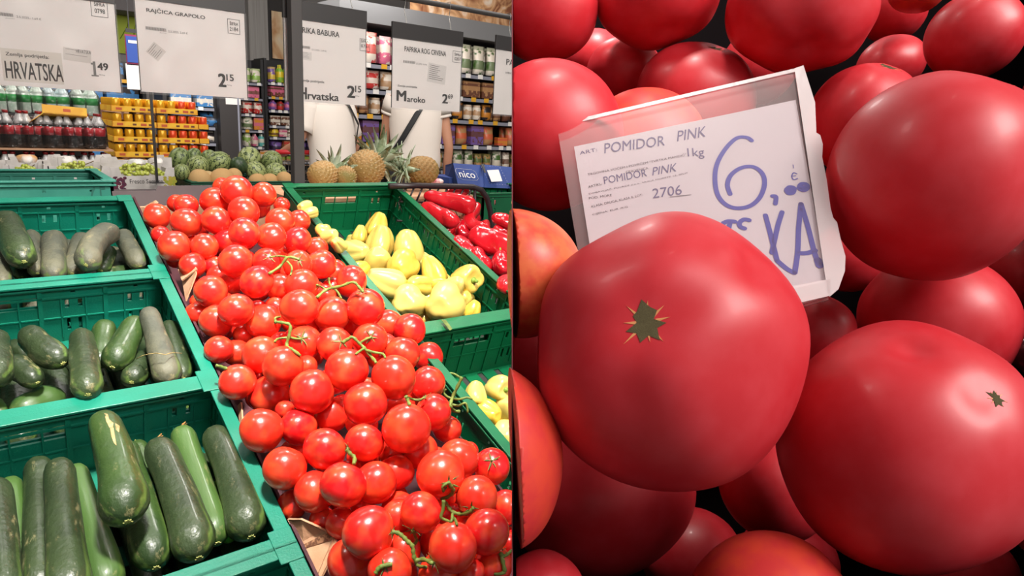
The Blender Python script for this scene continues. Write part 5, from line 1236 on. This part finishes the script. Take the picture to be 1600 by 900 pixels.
# ================================================================ shoppers
M_SKIN=mat('skin','c08a6e',.5,sss=0,c2='b57f64',scale=6); M_SHIRT=mat('white cotton shirt','e3d8cd',.85,bump=.5,bscale=12); M_TRO=mat('black trousers','1f1d20',.85); M_HAIR=mat('dark brown hair','2a1d17',.6,c2='3a2a20',scale=50); M_STRAP=mat('black strap','17171a',.6); M_SHOE=mat('dark shoe','3a3a40',.6)
def person(label,loc,yaw,sc,larm,rarm,lean=0,sleeve=.5):
    """larm/rarm: elbow and wrist positions; facing +Y, right is +X"""
    root=thing('person',label,'person',loc,(0,0,yaw)); root.scale=(sc,)*3
    V=[];E=[];Rr=[]
    def add(p,r,par=None):
        V.append(p); Rr.append(r if isinstance(r,tuple) else (r,r)); 
        if par is not None: E.append((par,len(V)-1))
        return len(V)-1
    pel=add((0,0,.96),(.145,.10)); wa=add((0,.0+lean*.1,1.10),(.125,.09),pel); ch=add((0,lean*.3,1.28),(.15,.10),wa); nb_=add((0,lean*.5,1.43),(.09,.07),ch); nk=add((0,.01+lean*.6,1.50),(.052,.055),nb_)
    h1=add((0,.03+lean*.7,1.57),(.062,.078),nk); h2=add((0,.02+lean*.7,1.65),(.073,.09),h1); h3=add((0,.01+lean*.7,1.73),(.05,.06),h2)
    for s,arm in ((-1,larm),(1,rarm)):
        sh=add((s*.17,lean*.45,1.405),.05,nb_); el,wr=map(Vector,arm); S0=Vector(V[sh])
        m1=add(tuple(S0.lerp(el,.5)),.042,sh); e=add(tuple(el),.035,m1); m2=add(tuple(el.lerp(wr,.4)),.034,e); w=add(tuple(wr),.022,m2)
        d=(wr-el).normalized(); sd=Vector((0,1,0)) if abs(d.y)<.7 else Vector((1,0,0)); sd=(sd-d*sd.dot(d)).normalized(); 
        pm=add(tuple(wr+d*.05),(.030,.02),w); kn=add(tuple(wr+d*.085),(.034,.016),pm)
        for i,(o_,l) in enumerate(((-.026,.060),(-.009,.072),(.009,.068),(.026,.052))):
            f1=add(tuple(wr+d*.10+sd*o_),.0085,kn); f2=add(tuple(wr+d*(.10+l*.5)+sd*o_*1.05),.008,f1); add(tuple(wr+d*(.10+l*.85)+sd*o_+Vector((s*-.012,0,0))),.007,f2)
        t1=add(tuple(wr+d*.045+sd*.034),.011,w); add(tuple(wr+d*.085+sd*.05),.0085,t1)
        hp_=add((s*.09,0,.90),.085,pel); kn_=add((s*.10,.015,.50),.055,hp_); an=add((s*.10,-.01,.09),.036,kn_); ft=add((s*.105,.06,.045),.036,an); add((s*.11,.15,.035),.03,ft)
    me=bpy.data.meshes.new('body'); me.from_pydata(V,E,[]); me.materials.append(M_SKIN); o=link('body',me,root)
    sk=o.modifiers.new('s','SKIN'); sk.use_smooth_shade=True; sub=o.modifiers.new('u','SUBSURF'); sub.levels=2; sub.render_levels=2
    for i,d in enumerate(me.skin_vertices[0].data): d.radius=Rr[i]; d.use_root=(i==0)
    # face
    H=Vector((0,.02+lean*.7,1.63)); fm=MB(); obj('nose',MB().tube([H+Vector((0,.088,.03)),H+Vector((0,.108,-.01)),H+Vector((0,.09,-.022))],[.007,.013,.011],8),M_SKIN,root,None,True)
    obj('mouth',MB().tube([H+Vector((-.025,.083,-.05)),H+Vector((0,.092,-.052)),H+Vector((.025,.083,-.05))],[.003,.006,.003],8,flat=.6),mat('lips','a05a52',.5),root,None,True)
    for s in (-1,1):
        obj('eye',MB().ball(lambda a,p:H+Vector((s*.03,.078,.018))+Vector((math.sin(p)*math.cos(a),math.sin(p)*math.sin(a),math.cos(p)))*.011,12,8),mat('eye white','ece6e0',.2),root,None,True)
        obj('ear',MB().ball(lambda a,p:H+Vector((s*.077,-.005,.0))+Vector((math.sin(p)*math.cos(a)*.010,math.sin(p)*math.sin(a)*.02,math.cos(p)*.032)),12,8),M_SKIN,root,None,True)
    obj('hair',MB().ball(lambda a,p:H+Vector((0,-.018,.035))+Vector((math.sin(p)*math.cos(a)*.084,math.sin(p)*math.sin(a)*(.098 if math.sin(a)<0 else .075),math.cos(p)*.09 if math.cos(p)>0 else math.cos(p)*(.075 if math.sin(a)<.2 else .01))),24,16),M_HAIR,root,None,True)
    # shirt: torso loft and sleeves, open at the hems
    def loft(rings,nm,m):
        mb=MB(); n=24; v=[]
        for (cx,cy,cz,rx,ry_) in rings:
            for k in range(n):
                a=2*math.pi*k/n; v.append((cx+rx*math.cos(a)*(1+.02*math.sin(5*a+cz*20)),cy+ry_*math.sin(a)*(1+.03*math.sin(4*a+cz*30)),cz))
        f=[(j*n+k,j*n+(k+1)%n,j*n+n+(k+1)%n,j*n+n+k) for j in range(len(rings)-1) for k in range(n)]
        o=obj(nm,mb.add(v,f),m,root,None,True); so=o.modifiers.new('t','SOLIDIFY'); so.thickness=.004; return o
    loft([(0,0,.93,.178,.132),(0,lean*.05,1.02,.176,.13),(0,lean*.12,1.12,.172,.125),(0,lean*.3,1.26,.188,.13),(0,lean*.42,1.36,.195,.125),(0,lean*.46,1.41,.185,.11),(0,lean*.5,1.445,.14,.09),(0,lean*.52,1.47,.09,.072),(0,lean*.53,1.485,.072,.066)],'shirt',M_SHIRT)
    for s,arm in ((-1,larm),(1,rarm)):
        A=Vector((s*.155,lean*.45,1.405)); B=Vector(arm[0]); P=[A.lerp(B,t) for t in (-.1,.1,.3,sleeve*.8,sleeve)]
        o=obj('sleeve',MB().tube(P,[.06,.068,.066,.066,.068],18,caps=False),M_SHIRT,root,None,True); so=o.modifiers.new('t','SOLIDIFY'); so.thickness=.003
    for s in (-1,1):
        P=[(s*.075,0,.97),(s*.09,0,.86),(s*.10,.008,.68),(s*.10,.015,.5),(s*.10,.0,.28),(s*.10,-.01,.1)]
        o=obj('trouser_leg',MB().tube(P,[.098,.105,.09,.075,.065,.06],18),M_TRO,root,None,True)
        obj('shoe',MB().ball(lambda a,p:Vector((s*.105+math.sin(p)*math.cos(a)*.048,.055+math.sin(p)*math.sin(a)*.135,max(0,.045+math.cos(p)*.05))),18,12),M_SHOE,root,None,True)
    obj('trouser_seat',MB().ball(lambda a,p:Vector((math.sin(p)*math.cos(a)*.168,math.sin(p)*math.sin(a)*.125,.93+math.cos(p)*.11)),20,12),M_TRO,root,None,True)
    return root
def strapped(root_loc,yaw,sc,pts,lab,bagp):
    t=thing('crossbody_bag',lab,'bag',root_loc,(0,0,yaw)); t.scale=(sc,)*3
    o=obj('strap',MB().tube(pts,.019,8,flat=.16),M_STRAP,t,None,True)
    x,y,z=bagp; obj('pouch',MB().box(x-.05,x+.05,y-.03,y+.04,z-.10,z+.08),M_STRAP,t,bevel=.012)
P2=atY(650,200,4.5); yw=math.atan2(-(P2.x),P2.y)   # facing away along the sight line
P2=Vector((P2.x,4.5,0))
person('person in a white t-shirt and black trousers seen from behind, arms hanging',P2,yw+.10,1.085,((-.215,.06,1.12),(-.17,.16,.90)),((.235,-.01,1.10),(.225,.06,.86)),0,.33)
strapped(P2,yw+.10,1.085,[(.06,.10,1.44),(.075,-.0,1.475),(.055,-.10,1.43),(-.02,-.137,1.30),(-.10,-.132,1.16),(-.165,-.09,1.05),(-.19,.0,1.0),(-.14,.11,1.08),(-.04,.145,1.25),(.06,.10,1.44)],'black crossbody bag strap running over the right shopper\'s back',(-.185,.10,.98))
P1=atY(522,200,4.45); P1=Vector((P1.x,4.45,0)); yw1=math.atan2(-P1.x,P1.y)+.75
person('person in a white t-shirt turned to the left, pushing the red handled trolley',P1,yw1,1.03,((-.25,.06,1.16),(-.24,.30,1.06)),((.25,.05,1.13),(.22,.28,1.04)),.12,.68)
strapped(P1,yw1,1.03,[(.0,.16,1.44),(.05,.05,1.48),(.09,-.05,1.42),(.155,-.07,1.30),(.19,-.0,1.12),(.175,.06,1.0),(.1,.15,1.05),(.0,.185,1.25),(.0,.16,1.44)],'thin black strap over the left shopper\'s shoulder',(.2,.05,.95))
# trolley
M_CHR=mat('trolley wire','b8b5b0',.25,metal=.9); M_RED=mat('red trolley handle','c0242c',.4)
TX0,TX1=atY(431,238,4.5).x,atY(506,238,4.5).x; zt=atY(465,238,4.5).z; tr=thing('shopping_trolley','wire shopping trolley with a red handle behind the watermelons','trolley',((TX0+TX1)/2,4.75,0)); w=(TX1-TX0)/2
obj('handle',MB().tube([(-w,-.25,zt),(w,-.25,zt)],.016,12),M_RED,tr,None,True)
for s in (-1,1):
    obj('side_frame',MB().tube([(s*w,-.25,zt),(s*w,-.12,zt-.06),(s*w*.95,.2,zt-.1),(s*w*.8,.5,zt-.12)],.008,8),M_CHR,tr,None,True)
    obj('frame_leg',MB().tube([(s*w,-.2,zt-.03),(s*w*.9,-.15,.25),(s*w*.9,.1,.12)],.012,8),M_CHR,tr,None,True); obj('frame_foot',MB().tube([(s*w*.9,-.25,.13),(s*w*.8,.45,.13)],.012,8),M_CHR,tr,None,True)
    for y in (-.22,.42): obj('wheel',MB().tube([(s*w*.85-.015,y,.06),(s*w*.85+.015,y,.06)],.06,16),M_BLK,tr,None,True); obj('wheel_fork',MB().box(s*w*.85-.02,s*w*.85+.02,y-.012,y+.012,.06,.14),M_CHR,tr)
wires=MB()
for i in range(13):
    x=-w*.95+1.9*w*i/12; wires.tube([(x,-.1,zt-.07),(x*.92,-.08,zt-.42)],.0025,5); wires.tube([(x*.92,-.08,zt-.42),(x*.8,.45,zt-.36)],.0025,5); wires.tube([(x*.8,.45,zt-.36),(x*.85,.5,zt-.12)],.0025,5)
for z in (.07,.14,.21,.28,.35,.42): wires.tube([(-w*.95,-.1+z*.04,zt-z),(w*.95,-.1+z*.04,zt-z)],.003,5)
for s in (-1,1):
    for k in range(6): wires.tube([(s*w*.95,-.1,zt-.1-k*.06),(s*w*.8,.48,zt-.14-k*.045)],.0025,5)
o=obj('wire_basket',wires,M_CHR,tr); o['kind']='stuff'
# ================================================================ right picture: close heap of big pink tomatoes
def cang(px,py): return math.cos(math.atan((px-800)/F)),math.cos(math.atan((py-450)/F))
M_DIV=mat('dark plum divider sheet','7a2a34',.6); M_INK2=mat('blue marker ink','1c3090',.5); M_BLKC=mat('black tray plastic','0c090a',.95,spec=0)
M_PLUM=mat('deep purple tomato skin','4a1620',.3,coat=.4)
def bt_extra(nt,src,mp):
    N=nt.nodes.new; L=nt.links.new
    n=N('ShaderNodeTexNoise'); n.inputs['Scale'].default_value=260; n.inputs['Detail'].default_value=2; tc=N('ShaderNodeTexCoord'); L(tc.outputs['Object'],n.inputs[0])
    r=N('ShaderNodeValToRGB'); r.color_ramp.elements[0].position=.3; r.color_ramp.elements[1].position=.75; L(n.outputs[0],r.inputs[0])
    x=N('ShaderNodeMix'); x.data_type='RGBA'; L(r.outputs[0],x.inputs[0]); L(src,x.inputs[6]); x.inputs[7].default_value=lin('d8585e')
    y=N('ShaderNodeMix'); y.data_type='RGBA'; y.inputs[0].default_value=.12; L(src,y.inputs[6]); L(x.outputs[2],y.inputs[7]); return y.outputs[2]
M_PINK=mat('pink tomato skin','c6202b',.44,c2='cb2e38',scale=4,coat=.04,spec=.5,extra=bt_extra)
M_PNKO=mat('orange pink tomato skin','d8402a',.5,c2='cf3030',scale=4,coat=.0,extra=bt_extra); M_ORG=mat('orange tomato skin','dd6a3a',.4,c2='d2452e',scale=4,coat=.0,extra=bt_extra)
M_SCAR=mat('corky stem scar','8a7f52',.85,c2='5f4f30',scale=400,bump=.8,bscale=600); M_RAY=mat('pale scar rays','d9925a',.6)
BIG=[]   # centre, axes(right,up,fwd radii)
def bigtom(lab,cx,cy,rx,ry,D,m=None,scar=None,ssz=.0,lob=5,amp=.03,dents=(),seed=0,dim=.06,seg=(96,64),thick=1.0):
    ax,ay=cang(cx,cy); m=m or M_PINK
    # order matters: later ones are pushed back until clear of earlier ones
    def geo(D):
        c=atD(cx,cy,D); return c,rx*D/F*ax,ry*D/F*ay
    k=0
    while k<70:
        c,a,b=geo(D); ok=True; e=(a*b)**.5*thick
        for q,(qa,qb,qe) in BIG:
            d=q-c; L=d.length; u=d/L; x,y,z=u.dot(CR),u.dot(CU),u.dot(CF)
            s1=math.sqrt((a*x)**2+(b*y)**2+(e*z)**2); s2=math.sqrt((qa*x)**2+(qb*y)**2+(qe*z)**2)
            if L<(s1+s2)*.93: ok=False;break
        if ok: break
        D+=.004; k+=1
    BIG.append((c,(a,b,e)))
    # screen-aligned stretch, then the tomato's own axis rotation
    S=Matrix((CR,CU,-CF)).transposed().to_4x4()@Matrix.Diagonal((a,b,e,1)); 
    if scar:
        sx,sy=(scar[0]-cx)/rx,-(scar[1]-cy)/ry; rr2=min(.98,sx*sx+sy*sy); n=Vector((sx,sy,math.sqrt(1-rr2)))
    else:
        rr=random.Random(seed+40); n=Vector((rr.uniform(-.6,.6),rr.uniform(-.2,1),-.6))
    q=n.normalized().to_track_quat('Z','Y').to_matrix()
    Q=q.to_4x4(); rr=random.Random(seed); ph=rr.uniform(0,6); ph2=rr.uniform(0,6); Qi=q.transposed()
    dd=[(Qi@Vector((x,y,math.sqrt(max(.02,1-x*x-y*y)))).normalized(),h,w) for x,y,h,w in dents]
    def fn(t,p):
        s=math.sin(p); z=math.cos(p); u=Vector((s*math.cos(t),s*math.sin(t),z))
        r=1+amp*math.cos(lob*t+ph)*(s**2)*(.3+.7*max(z,-.2))+amp*.6*math.cos(2*t+ph2)*s*s+.012*math.sin(3*u.x*2+ph)*math.sin(4*u.y+ph2)
        r-=dim*math.exp(-(p/.22)**2)
        for v,h,w in dd: r-=h*math.exp(-((u-v).length/w)**2)
        return u*r
    mb=MB().ball(fn,*seg); M=T(c)@S@Q
    me=mb.mesh('pink_tomato',m,True)
    cut=cx-rx*1.03<800
    if cut:
        bm=bmesh.new(); bm.from_mesh(me); Mi=M.inverted(); co=Mi@(EYE+CR*.0006); no=(M.to_3x3().transposed()@CR).normalized()
        g=bmesh.ops.bisect_plane(bm,geom=bm.verts[:]+bm.edges[:]+bm.faces[:],plane_co=co,plane_no=no,clear_inner=True)
        ed=[x for x in g['geom_cut'] if isinstance(x,bmesh.types.BMEdge)]
        if ed:
            nf=bmesh.ops.holes_fill(bm,edges=ed)
            for f in nf['faces']: f.smooth=False
        bm.to_mesh(me); bm.free()
    o=link('pink_tomato',me,None,M); tag(o,lab,'tomato','big pink tomatoes in the close heap')
    if scar and ssz:
        n2=14; v=[fn(0,0)*1.004]; 
        for i in range(n2):
            t=2*math.pi*i/n2; pz=ssz*(1.35 if i%2 else .75)*rr.uniform(.7,1.25)*(1+.5*abs(math.sin(t+ph))); v.append(fn(t,pz)*1.0035)
        lower=[Vector(q_)*.97 for q_ in v]
        f=[(0,1+i,1+(i+1)%n2) for i in range(n2)]+[(n2+1,n2+2+(i+1)%n2,n2+2+i) for i in range(n2)]+[(1+i,n2+2+i,n2+2+(i+1)%n2,1+(i+1)%n2) for i in range(n2)]
        obj('stem_scar',MB().add(v+lower,f),M_SCAR,o)
        ray_=MB()
        for i in range(8):
            t=2*math.pi*(i+rr.uniform(-.2,.2))/8; p0=ssz*.8; p1=ssz*rr.uniform(1.6,2.5); w=.09
            a0,a1,a2=fn(t-w*2,p0)*1.003,fn(t+w*2,p0)*1.003,fn(t,p1)*1.003; k=len(ray_.v)
            ray_.v+=[tuple(a0),tuple(a1),tuple(a2),tuple(Vector(a0)*.98),tuple(Vector(a1)*.98),tuple(Vector(a2)*.985)]; ray_.f+=[(k,k+1,k+2),(k+5,k+4,k+3),(k,k+3,k+4,k+1),(k+1,k+4,k+5,k+2),(k+2,k+5,k+3,k)]
        obj('scar_rays',ray_,M_RAY,o)
    return o
bigtom('largest pink tomato in the middle, in front of the price card, with jagged scar',1040,548,202,222,.235,None,(970,482),.082,5,.035,((.42,.66,.05,.16),(.30,.74,-.03,.14),(-.1,.40,.035,.20),(.15,-.35,.02,.25),(-.45,-.15,.02,.2)),1,dim=.05)
bigtom('large pink tomato at the lower right with a small round scar',1408,694,200,207,.240,None,(1443,586),.035,5,.03,((-.25,.85,.05,.14),(.0,.55,.03,.15),(-.15,.1,.02,.3)),2,dim=.03)
bigtom('large pink tomato at the upper right with a flat corky top',1456,278,176,166,.290,None,(1502,128),.14,4,.03,((.4,-.1,.02,.3),(-.5,.3,.015,.3)),3,dim=.05)
bigtom('orange red tomato cut by the divide at the lower left',746,712,128,170,.225,M_PNKO,None,0,4,.02,(),4)
bigtom('orange tomato cut by the divide, left of the largest pink one',812,428,88,112,.262,M_ORG,None,0,4,.02,(),5)
bigtom('tomato at the bottom centre, cut by the lower edge',1202,965,148,134,.232,M_PNKO,None,0,4,.02,(),6)
bigtom('orange red tomato cut by the right edge near the bottom',1655,800,82,108,.235,M_PNKO,None,0,4,.02,(),7)
bigtom('dark shaded tomato end at the bottom left corner',852,925,74,57,.25,None,None,0,4,.02,(),8)
bigtom('pink tomato left of the price card, cut by the divide',860,213,113,119,.37,None,None,0,5,.02,(),9)
bigtom('pink tomato in the top middle with shaded underside',1250,18,128,90,.43,None,(1245,98),.0,6,.045,((0,-.8,.06,.2),),10,dim=.1)
bigtom('pink tomato in the top right corner with a small scar',1522,56,93,64,.44,None,(1586,19),.10,5,.03,(),11)
bigtom('pink tomato at the top, second from the divide',1030,-8,102,80,.46,None,(1046,66),.0,5,.03,(),12,dim=.12)
bigtom('pink tomato in the top left corner of the close heap',848,14,88,84,.46,None,None,0,4,.03,(),13)
bigtom('pink tomato peeking above the price card with small scar',1088,152,100,80,.47,None,(1114,88),.07,5,.03,(),14)
bigtom('pale orange tomato seen through the card\'s clear sleeve',1004,235,102,93,.40,M_PNKO,None,0,4,.02,(),15)
bigtom('pink tomato with corky scar between card and large upper right one',1350,188,92,90,.42,None,(1366,112),.13,5,.03,(),16)
bigtom('shaded red tomato behind the lower right pink one',1462,505,142,102,.335,None,None,0,4,.02,((-.4,.85,.04,.2),),17)
bigtom('dark red tomato sliver below the price card\'s corner',1276,520,62,62,.34,None,None,0,4,.02,(),18)
bigtom('deeply shaded tomato beneath the largest pink one',940,775,150,115,.34,None,None,0,4,.02,(),19)
bigtom('dark tomato in the gap between the two largest ones',1208,760,82,95,.345,None,None,0,4,.02,(),20)
bigtom('dark purple tomato at the right edge in the middle',1612,555,36,32,.36,M_PLUM,None,0,4,.02,(),21,seg=(32,20))
bigtom('dim tomato behind the top left ones',975,112,62,55,.52,None,None,0,4,.02,(),22,seg=(48,32))
bigtom('dim tomato between the top middle and top right ones',1392,100,62,42,.52,None,None,0,4,.02,(),23,seg=(48,32))
bigtom('orange tomato sliver at the top edge, right of middle',1434,-26,52,49,.48,M_PNKO,None,0,4,.02,(),24,seg=(48,32))
for i,(x,y,r_,lb) in enumerate(((1100,330,90,'hidden tomato directly behind the price card'),(1230,880,80,'dark tomato low behind the bottom centre one'),(1500,900,90,'dark tomato at the bottom right corner'),(850,560,80,'dark tomato behind the two cut orange ones'),(1330,400,60,'black shaded tomato right of the card'),(1580,430,60,'dark tomato behind the upper right one'),(1080,870,80,'dark tomato at the bottom left of centre'),(1185,105,60,'dark tomato in the gap above the card\'s right corner'),(1655,150,60,'dark tomato behind the top right corner one'),(1395,15,55,'dark tomato at the top edge in the gap'),(930,95,50,'dark tomato in the gap of the top left ones'))):
    bigtom(lb,x,y,r_,r_,.42 if y>200 else .56,None,None,0,4,.02,(),30+i,seg=(40,26))
# tray and backing behind the heap, stand below it
tray=thing('black_tray','black sloping tray behind the close heap of pink tomatoes','tray',atD(1200,900,.50)); TL=tray.location
def cp(px,py,D): return atD(px,py,D)
P=[cp(800.6,985,.44),cp(1720,985,.44),cp(1720,-110,.70),cp(800.6,-110,.70)]; n=(P[1]-P[0]).cross(P[3]-P[0]).normalized(); n=n if n.dot(CF)>0 else -n
obj('tray_base',MB().hexa([tuple(p-TL) for p in P]+[tuple(p+n*.012-TL) for p in P]),M_BLKC,tray)
P=[cp(800.6,985,.44),cp(1720,985,.44),cp(1720,960,.20),cp(800.6,960,.20)]
obj('tray_front',MB().hexa([tuple(p-TL) for p in P]+[tuple(p-Vector((0,0,.01))-TL) for p in P]),M_BLKC,tray)
P=[cp(1720,985,.44),cp(1720,-110,.70),cp(1715,-110,.45),cp(1715,985,.22)]
obj('tray_side',MB().hexa([tuple(p-TL) for p in P]+[tuple(p+CR*.008-TL) for p in P]),M_BLKC,tray)
for k in range(6):
    q=[cp(1290+k*0,400+k*9,.60),cp(1420,400+k*9,.60)]; obj('tray_rib',MB().tube([p-TL for p in q],.003,6),M_BLK,tray)
sd=cp(1250,985,.42); stand=thing('tomato_stand','dark column stand that carries the black tray','stand',(sd.x,sd.y,0)); obj('column',MB().box(-.06,.06,-.06,.06,.02,sd.z-.02),M_DARK,stand); obj('foot_plate',MB().box(-.2,.2,-.2,.2,0,.02),M_DARK,stand)
# divider sheet between the two displays
P=[EYE+ray(800,1010)*.205,EYE+ray(800,1010)*.66,EYE+ray(800,-80)*.70,EYE+ray(800,-80)*.26]
dv=obj('divider_sheet',MB().hexa([tuple(p-CR*.0001) for p in P]+[tuple(p+CR*.0003) for p in P]),M_DIV); tag(dv,'thin upright red sheet dividing the vine tomato display from the pink tomatoes','divider')

# ---------------------------------------------------------------- price card in its sleeve
card=thing('price_card','handwritten price card in a clear sleeve reading POMIDOR PINK and 6,00','price sign')
c0=atD(1090,290,.315); TL_,TR_,BR_=atD(870,198,.335),atD(1253,107,.335),atD(1310,465,.262)
ux=(TR_-TL_); nrm=ux.cross(BR_-TR_).normalized(); nrm=nrm if nrm.dot(CF)<0 else -nrm
def oncard(px,py,off=0):
    r=ray(px,py); t=(TL_-EYE).dot(nrm)/r.dot(nrm); return EYE+r*t+nrm*off
card.location=oncard(1090,290); CL=card.location
def cpoly(nm,pts,off,th,m,par=card):
    a=[oncard(x,y,off+th)-CL for x,y in pts]; b=[oncard(x,y,off)-CL for x,y in pts]; k=len(pts)
    return obj(nm,MB().add(a+b,[tuple(range(k)),tuple(range(k,2*k))[::-1]]+[(i,i+k,(i+1)%k+k,(i+1)%k) for i in range(k)]),m,par)
M_CPAP=mat('price card paper','b9afb3',.6,c2='c0b6ba',scale=8); M_CSLV=film('card sleeve','dcb4b4',.06,.4,0,30,1.15); M_CEDG=film('card sleeve edge','e8dcdc',.55,.3,.05,80,1.2)
cpoly('paper',[(897,230),(1243,157),(1292,440),(1060,492),(940,500)],0,.0004,M_CPAP)
cpoly('clear_sleeve',[(870,198),(1240,112),(1296,466),(1100,520),(925,520)],.0012,.0003,M_CSLV)
cpoly('sleeve_back',[(870,198),(1240,112),(1296,466),(1100,520),(925,520)],-.0015,.0003,M_CSLV)
cpoly('punched_edge',[(1240,112),(1254,107),(1272,165),(1274,212),(1280,216),(1284,230),(1283,250),(1290,286),(1296,330),(1300,345),(1306,352),(1312,380),(1319,405),(1318,428),(1308,456),(1294,468),(1288,440)],.0016,.0004,M_CEDG)
cpoly('bottom_weld',[(1232,452),(1296,440),(1296,466),(1236,480)],.0016,.0004,M_CEDG); cpoly('top_weld',[(870,198),(1240,112),(1241,117),(871,203)],.0016,.0004,M_CEDG)
def stroke(pts,w,nm='marker_stroke',m=None,close=False):
    P=[Vector((x,y)) for x,y in pts]; D=[]
    for k in range(len(P)-1):
        p0=P[max(k-1,0)];p1=P[k];p2=P[k+1];p3=P[min(k+2,len(P)-1)]; n_=5 if len(P)>2 else 1
        for s in range(n_): t=s/n_; D.append(.5*((2*p1)+(p2-p0)*t+(2*p0-5*p1+4*p2-p3)*t*t+(3*p1-p0-3*p2+p3)*t**3))
    D.append(P[-1]); W3=[oncard(q.x,q.y,.0006)-CL for q in D]
    # flat ribbon with round ends
    mb=MB(); L=[];R2=[]
    for i,p in enumerate(W3):
        t=(W3[min(i+1,len(W3)-1)]-W3[max(i-1,0)]).normalized(); s=t.cross(nrm).normalized()*w*.5; L.append(p-s); R2.append(p+s)
    n_=len(W3); e0=(W3[1]-W3[0]).normalized()*w*.35; e1=(W3[-1]-W3[-2]).normalized()*w*.35
    L=[W3[0]-e0+(L[0]-W3[0])*.5]+L+[W3[-1]+e1+(L[-1]-W3[-1])*.5]; R2=[W3[0]-e0+(R2[0]-W3[0])*.5]+R2+[W3[-1]+e1+(R2[-1]-W3[-1])*.5]; k=len(L)
    v=L+R2; f=[(i,i+1,k+i+1,k+i) for i in range(k-1)]; return obj(nm,mb.add(v,f),m or M_INK2,card)
z8=lambda pts:[(860+x/2.25,90+y/2.25) for x,y in pts]
w=.0021
stroke(z8([(708,296),(690,284),(655,286),(618,320),(588,370),(578,420),(585,478),(610,515),(650,532),(700,525),(735,495),(752,450),(745,412),(715,388),(672,390),(635,415),(622,450),(632,484)]),w)
stroke(z8([(778,490),(792,492),(790,518)]),w*.95); 
stroke(z8([(828,468),(840,458),(856,462),(852,478),(836,480),(828,470)]),.0020); stroke(z8([(872,462),(880,448),(898,448),(904,460),(890,470),(874,464)]),.0020); stroke(z8([(838,470),(850,470)]),.0022); stroke(z8([(880,460),(896,460)]),.0022)
stroke(z8([(866,412),(854,408),(848,420),(854,432),(868,428)]),.0005); stroke(z8([(846,420),(862,418)]),.0004); stroke(z8([(852,380),(854,392)]),.0003)
stroke(z8([(755,556),(772,620),(796,716)]),w); stroke(z8([(814,545),(800,590),(786,650),(778,690)]),w); stroke(z8([(796,716),(830,745),(858,760)]),w); stroke(z8([(858,760),(868,690),(872,600),(880,516)]),w); stroke(z8([(880,516),(905,600),(928,690),(944,732)]),w); stroke(z8([(866,690),(900,690),(932,680)]),w); stroke(z8([(938,712),(946,736)]),.0030)
stroke(z8([(606,585),(625,578),(650,580)]),w); stroke(z8([(632,580),(628,596),(626,606)]),w); stroke(z8([(700,575),(680,572),(664,584),(668,598),(684,604)]),w)
def ctext(body,bl,br,tl,bold=0,m=None,shear=0):
    cu=bpy.data.curves.new('t','FONT'); cu.body=body; cu.resolution_u=3; cu.shear=shear
    t=bpy.data.objects.new('t',cu); COL.objects.link(t); me=bpy.data.meshes.new_from_object(t.evaluated_get(bpy.context.evaluated_depsgraph_get())); bpy.data.objects.remove(t)
    xs=[v.co.x for v in me.vertices]; ys=[v.co.y for v in me.vertices]; a,b,c,d=min(xs),max(xs),min(ys),max(ys)
    A,B,C_=[Vector(q) for q in z8([bl,br,tl])]
    for v in me.vertices:
        s=(v.co.x-a)/(b-a); t_=(v.co.y-c)/(d-c); q=A+(B-A)*s+(C_-A)*t_; v.co=oncard(q.x,q.y,.0006)-CL
    me.materials.clear(); me.materials.append(m or M_INKV); me.name='lettering'; return link('lettering',me,card)
M_INKV=mat('violet pen ink','4c4870',.6); M_PRN=mat('grey printed text','4a464c',.7)
ctext('ART:',(104,345),(165,332),(102,333),0); ctext('POMIDOR',(190,340),(402,312),(184,305),-.01,shear=.2); ctext('PINK',(445,298),(548,280),(442,262),-.012,shear=.2); ctext('1kg',(484,360),(542,358),(480,322),0)
ctext('TRGOVINA VOĆEM I POVRĆEM "TVRTKA MANDIĆ"',(132,418),(478,348),(130,408),.012,M_PRN); ctext('CRIKVENICA',(266,410),(345,395),(264,402),.01,M_PRN)
ctext('ARTIKL:',(134,462),(182,450),(132,454),.01,M_PRN); ctext('POMIDOR',(190,448),(340,420),(186,422),.0); ctext('PINK',(358,418),(445,402),(356,390),.0,shear=.2)
ctext('DOBAVLJAČ: POVRĆE d.o.o., ULICA MORETE 12, SPLIT',(136,486),(484,412),(135,478),.012,M_PRN); ctext('POD. MORE',(136,502),(216,490),(135,494),.01,M_PRN)
ctext('KLASA: DRUGA, KLASA II, LOT:',(146,532),(325,490),(144,523),.01,M_PRN); ctext('2706',(360,498),(462,484),(358,464),-.012); ctext('CIJENA: EUR /KG',(148,560),(272,532),(147,552),.01,M_PRN)
ctext('_____________',(420,494),(495,486),(420,492),.0,M_PRN)
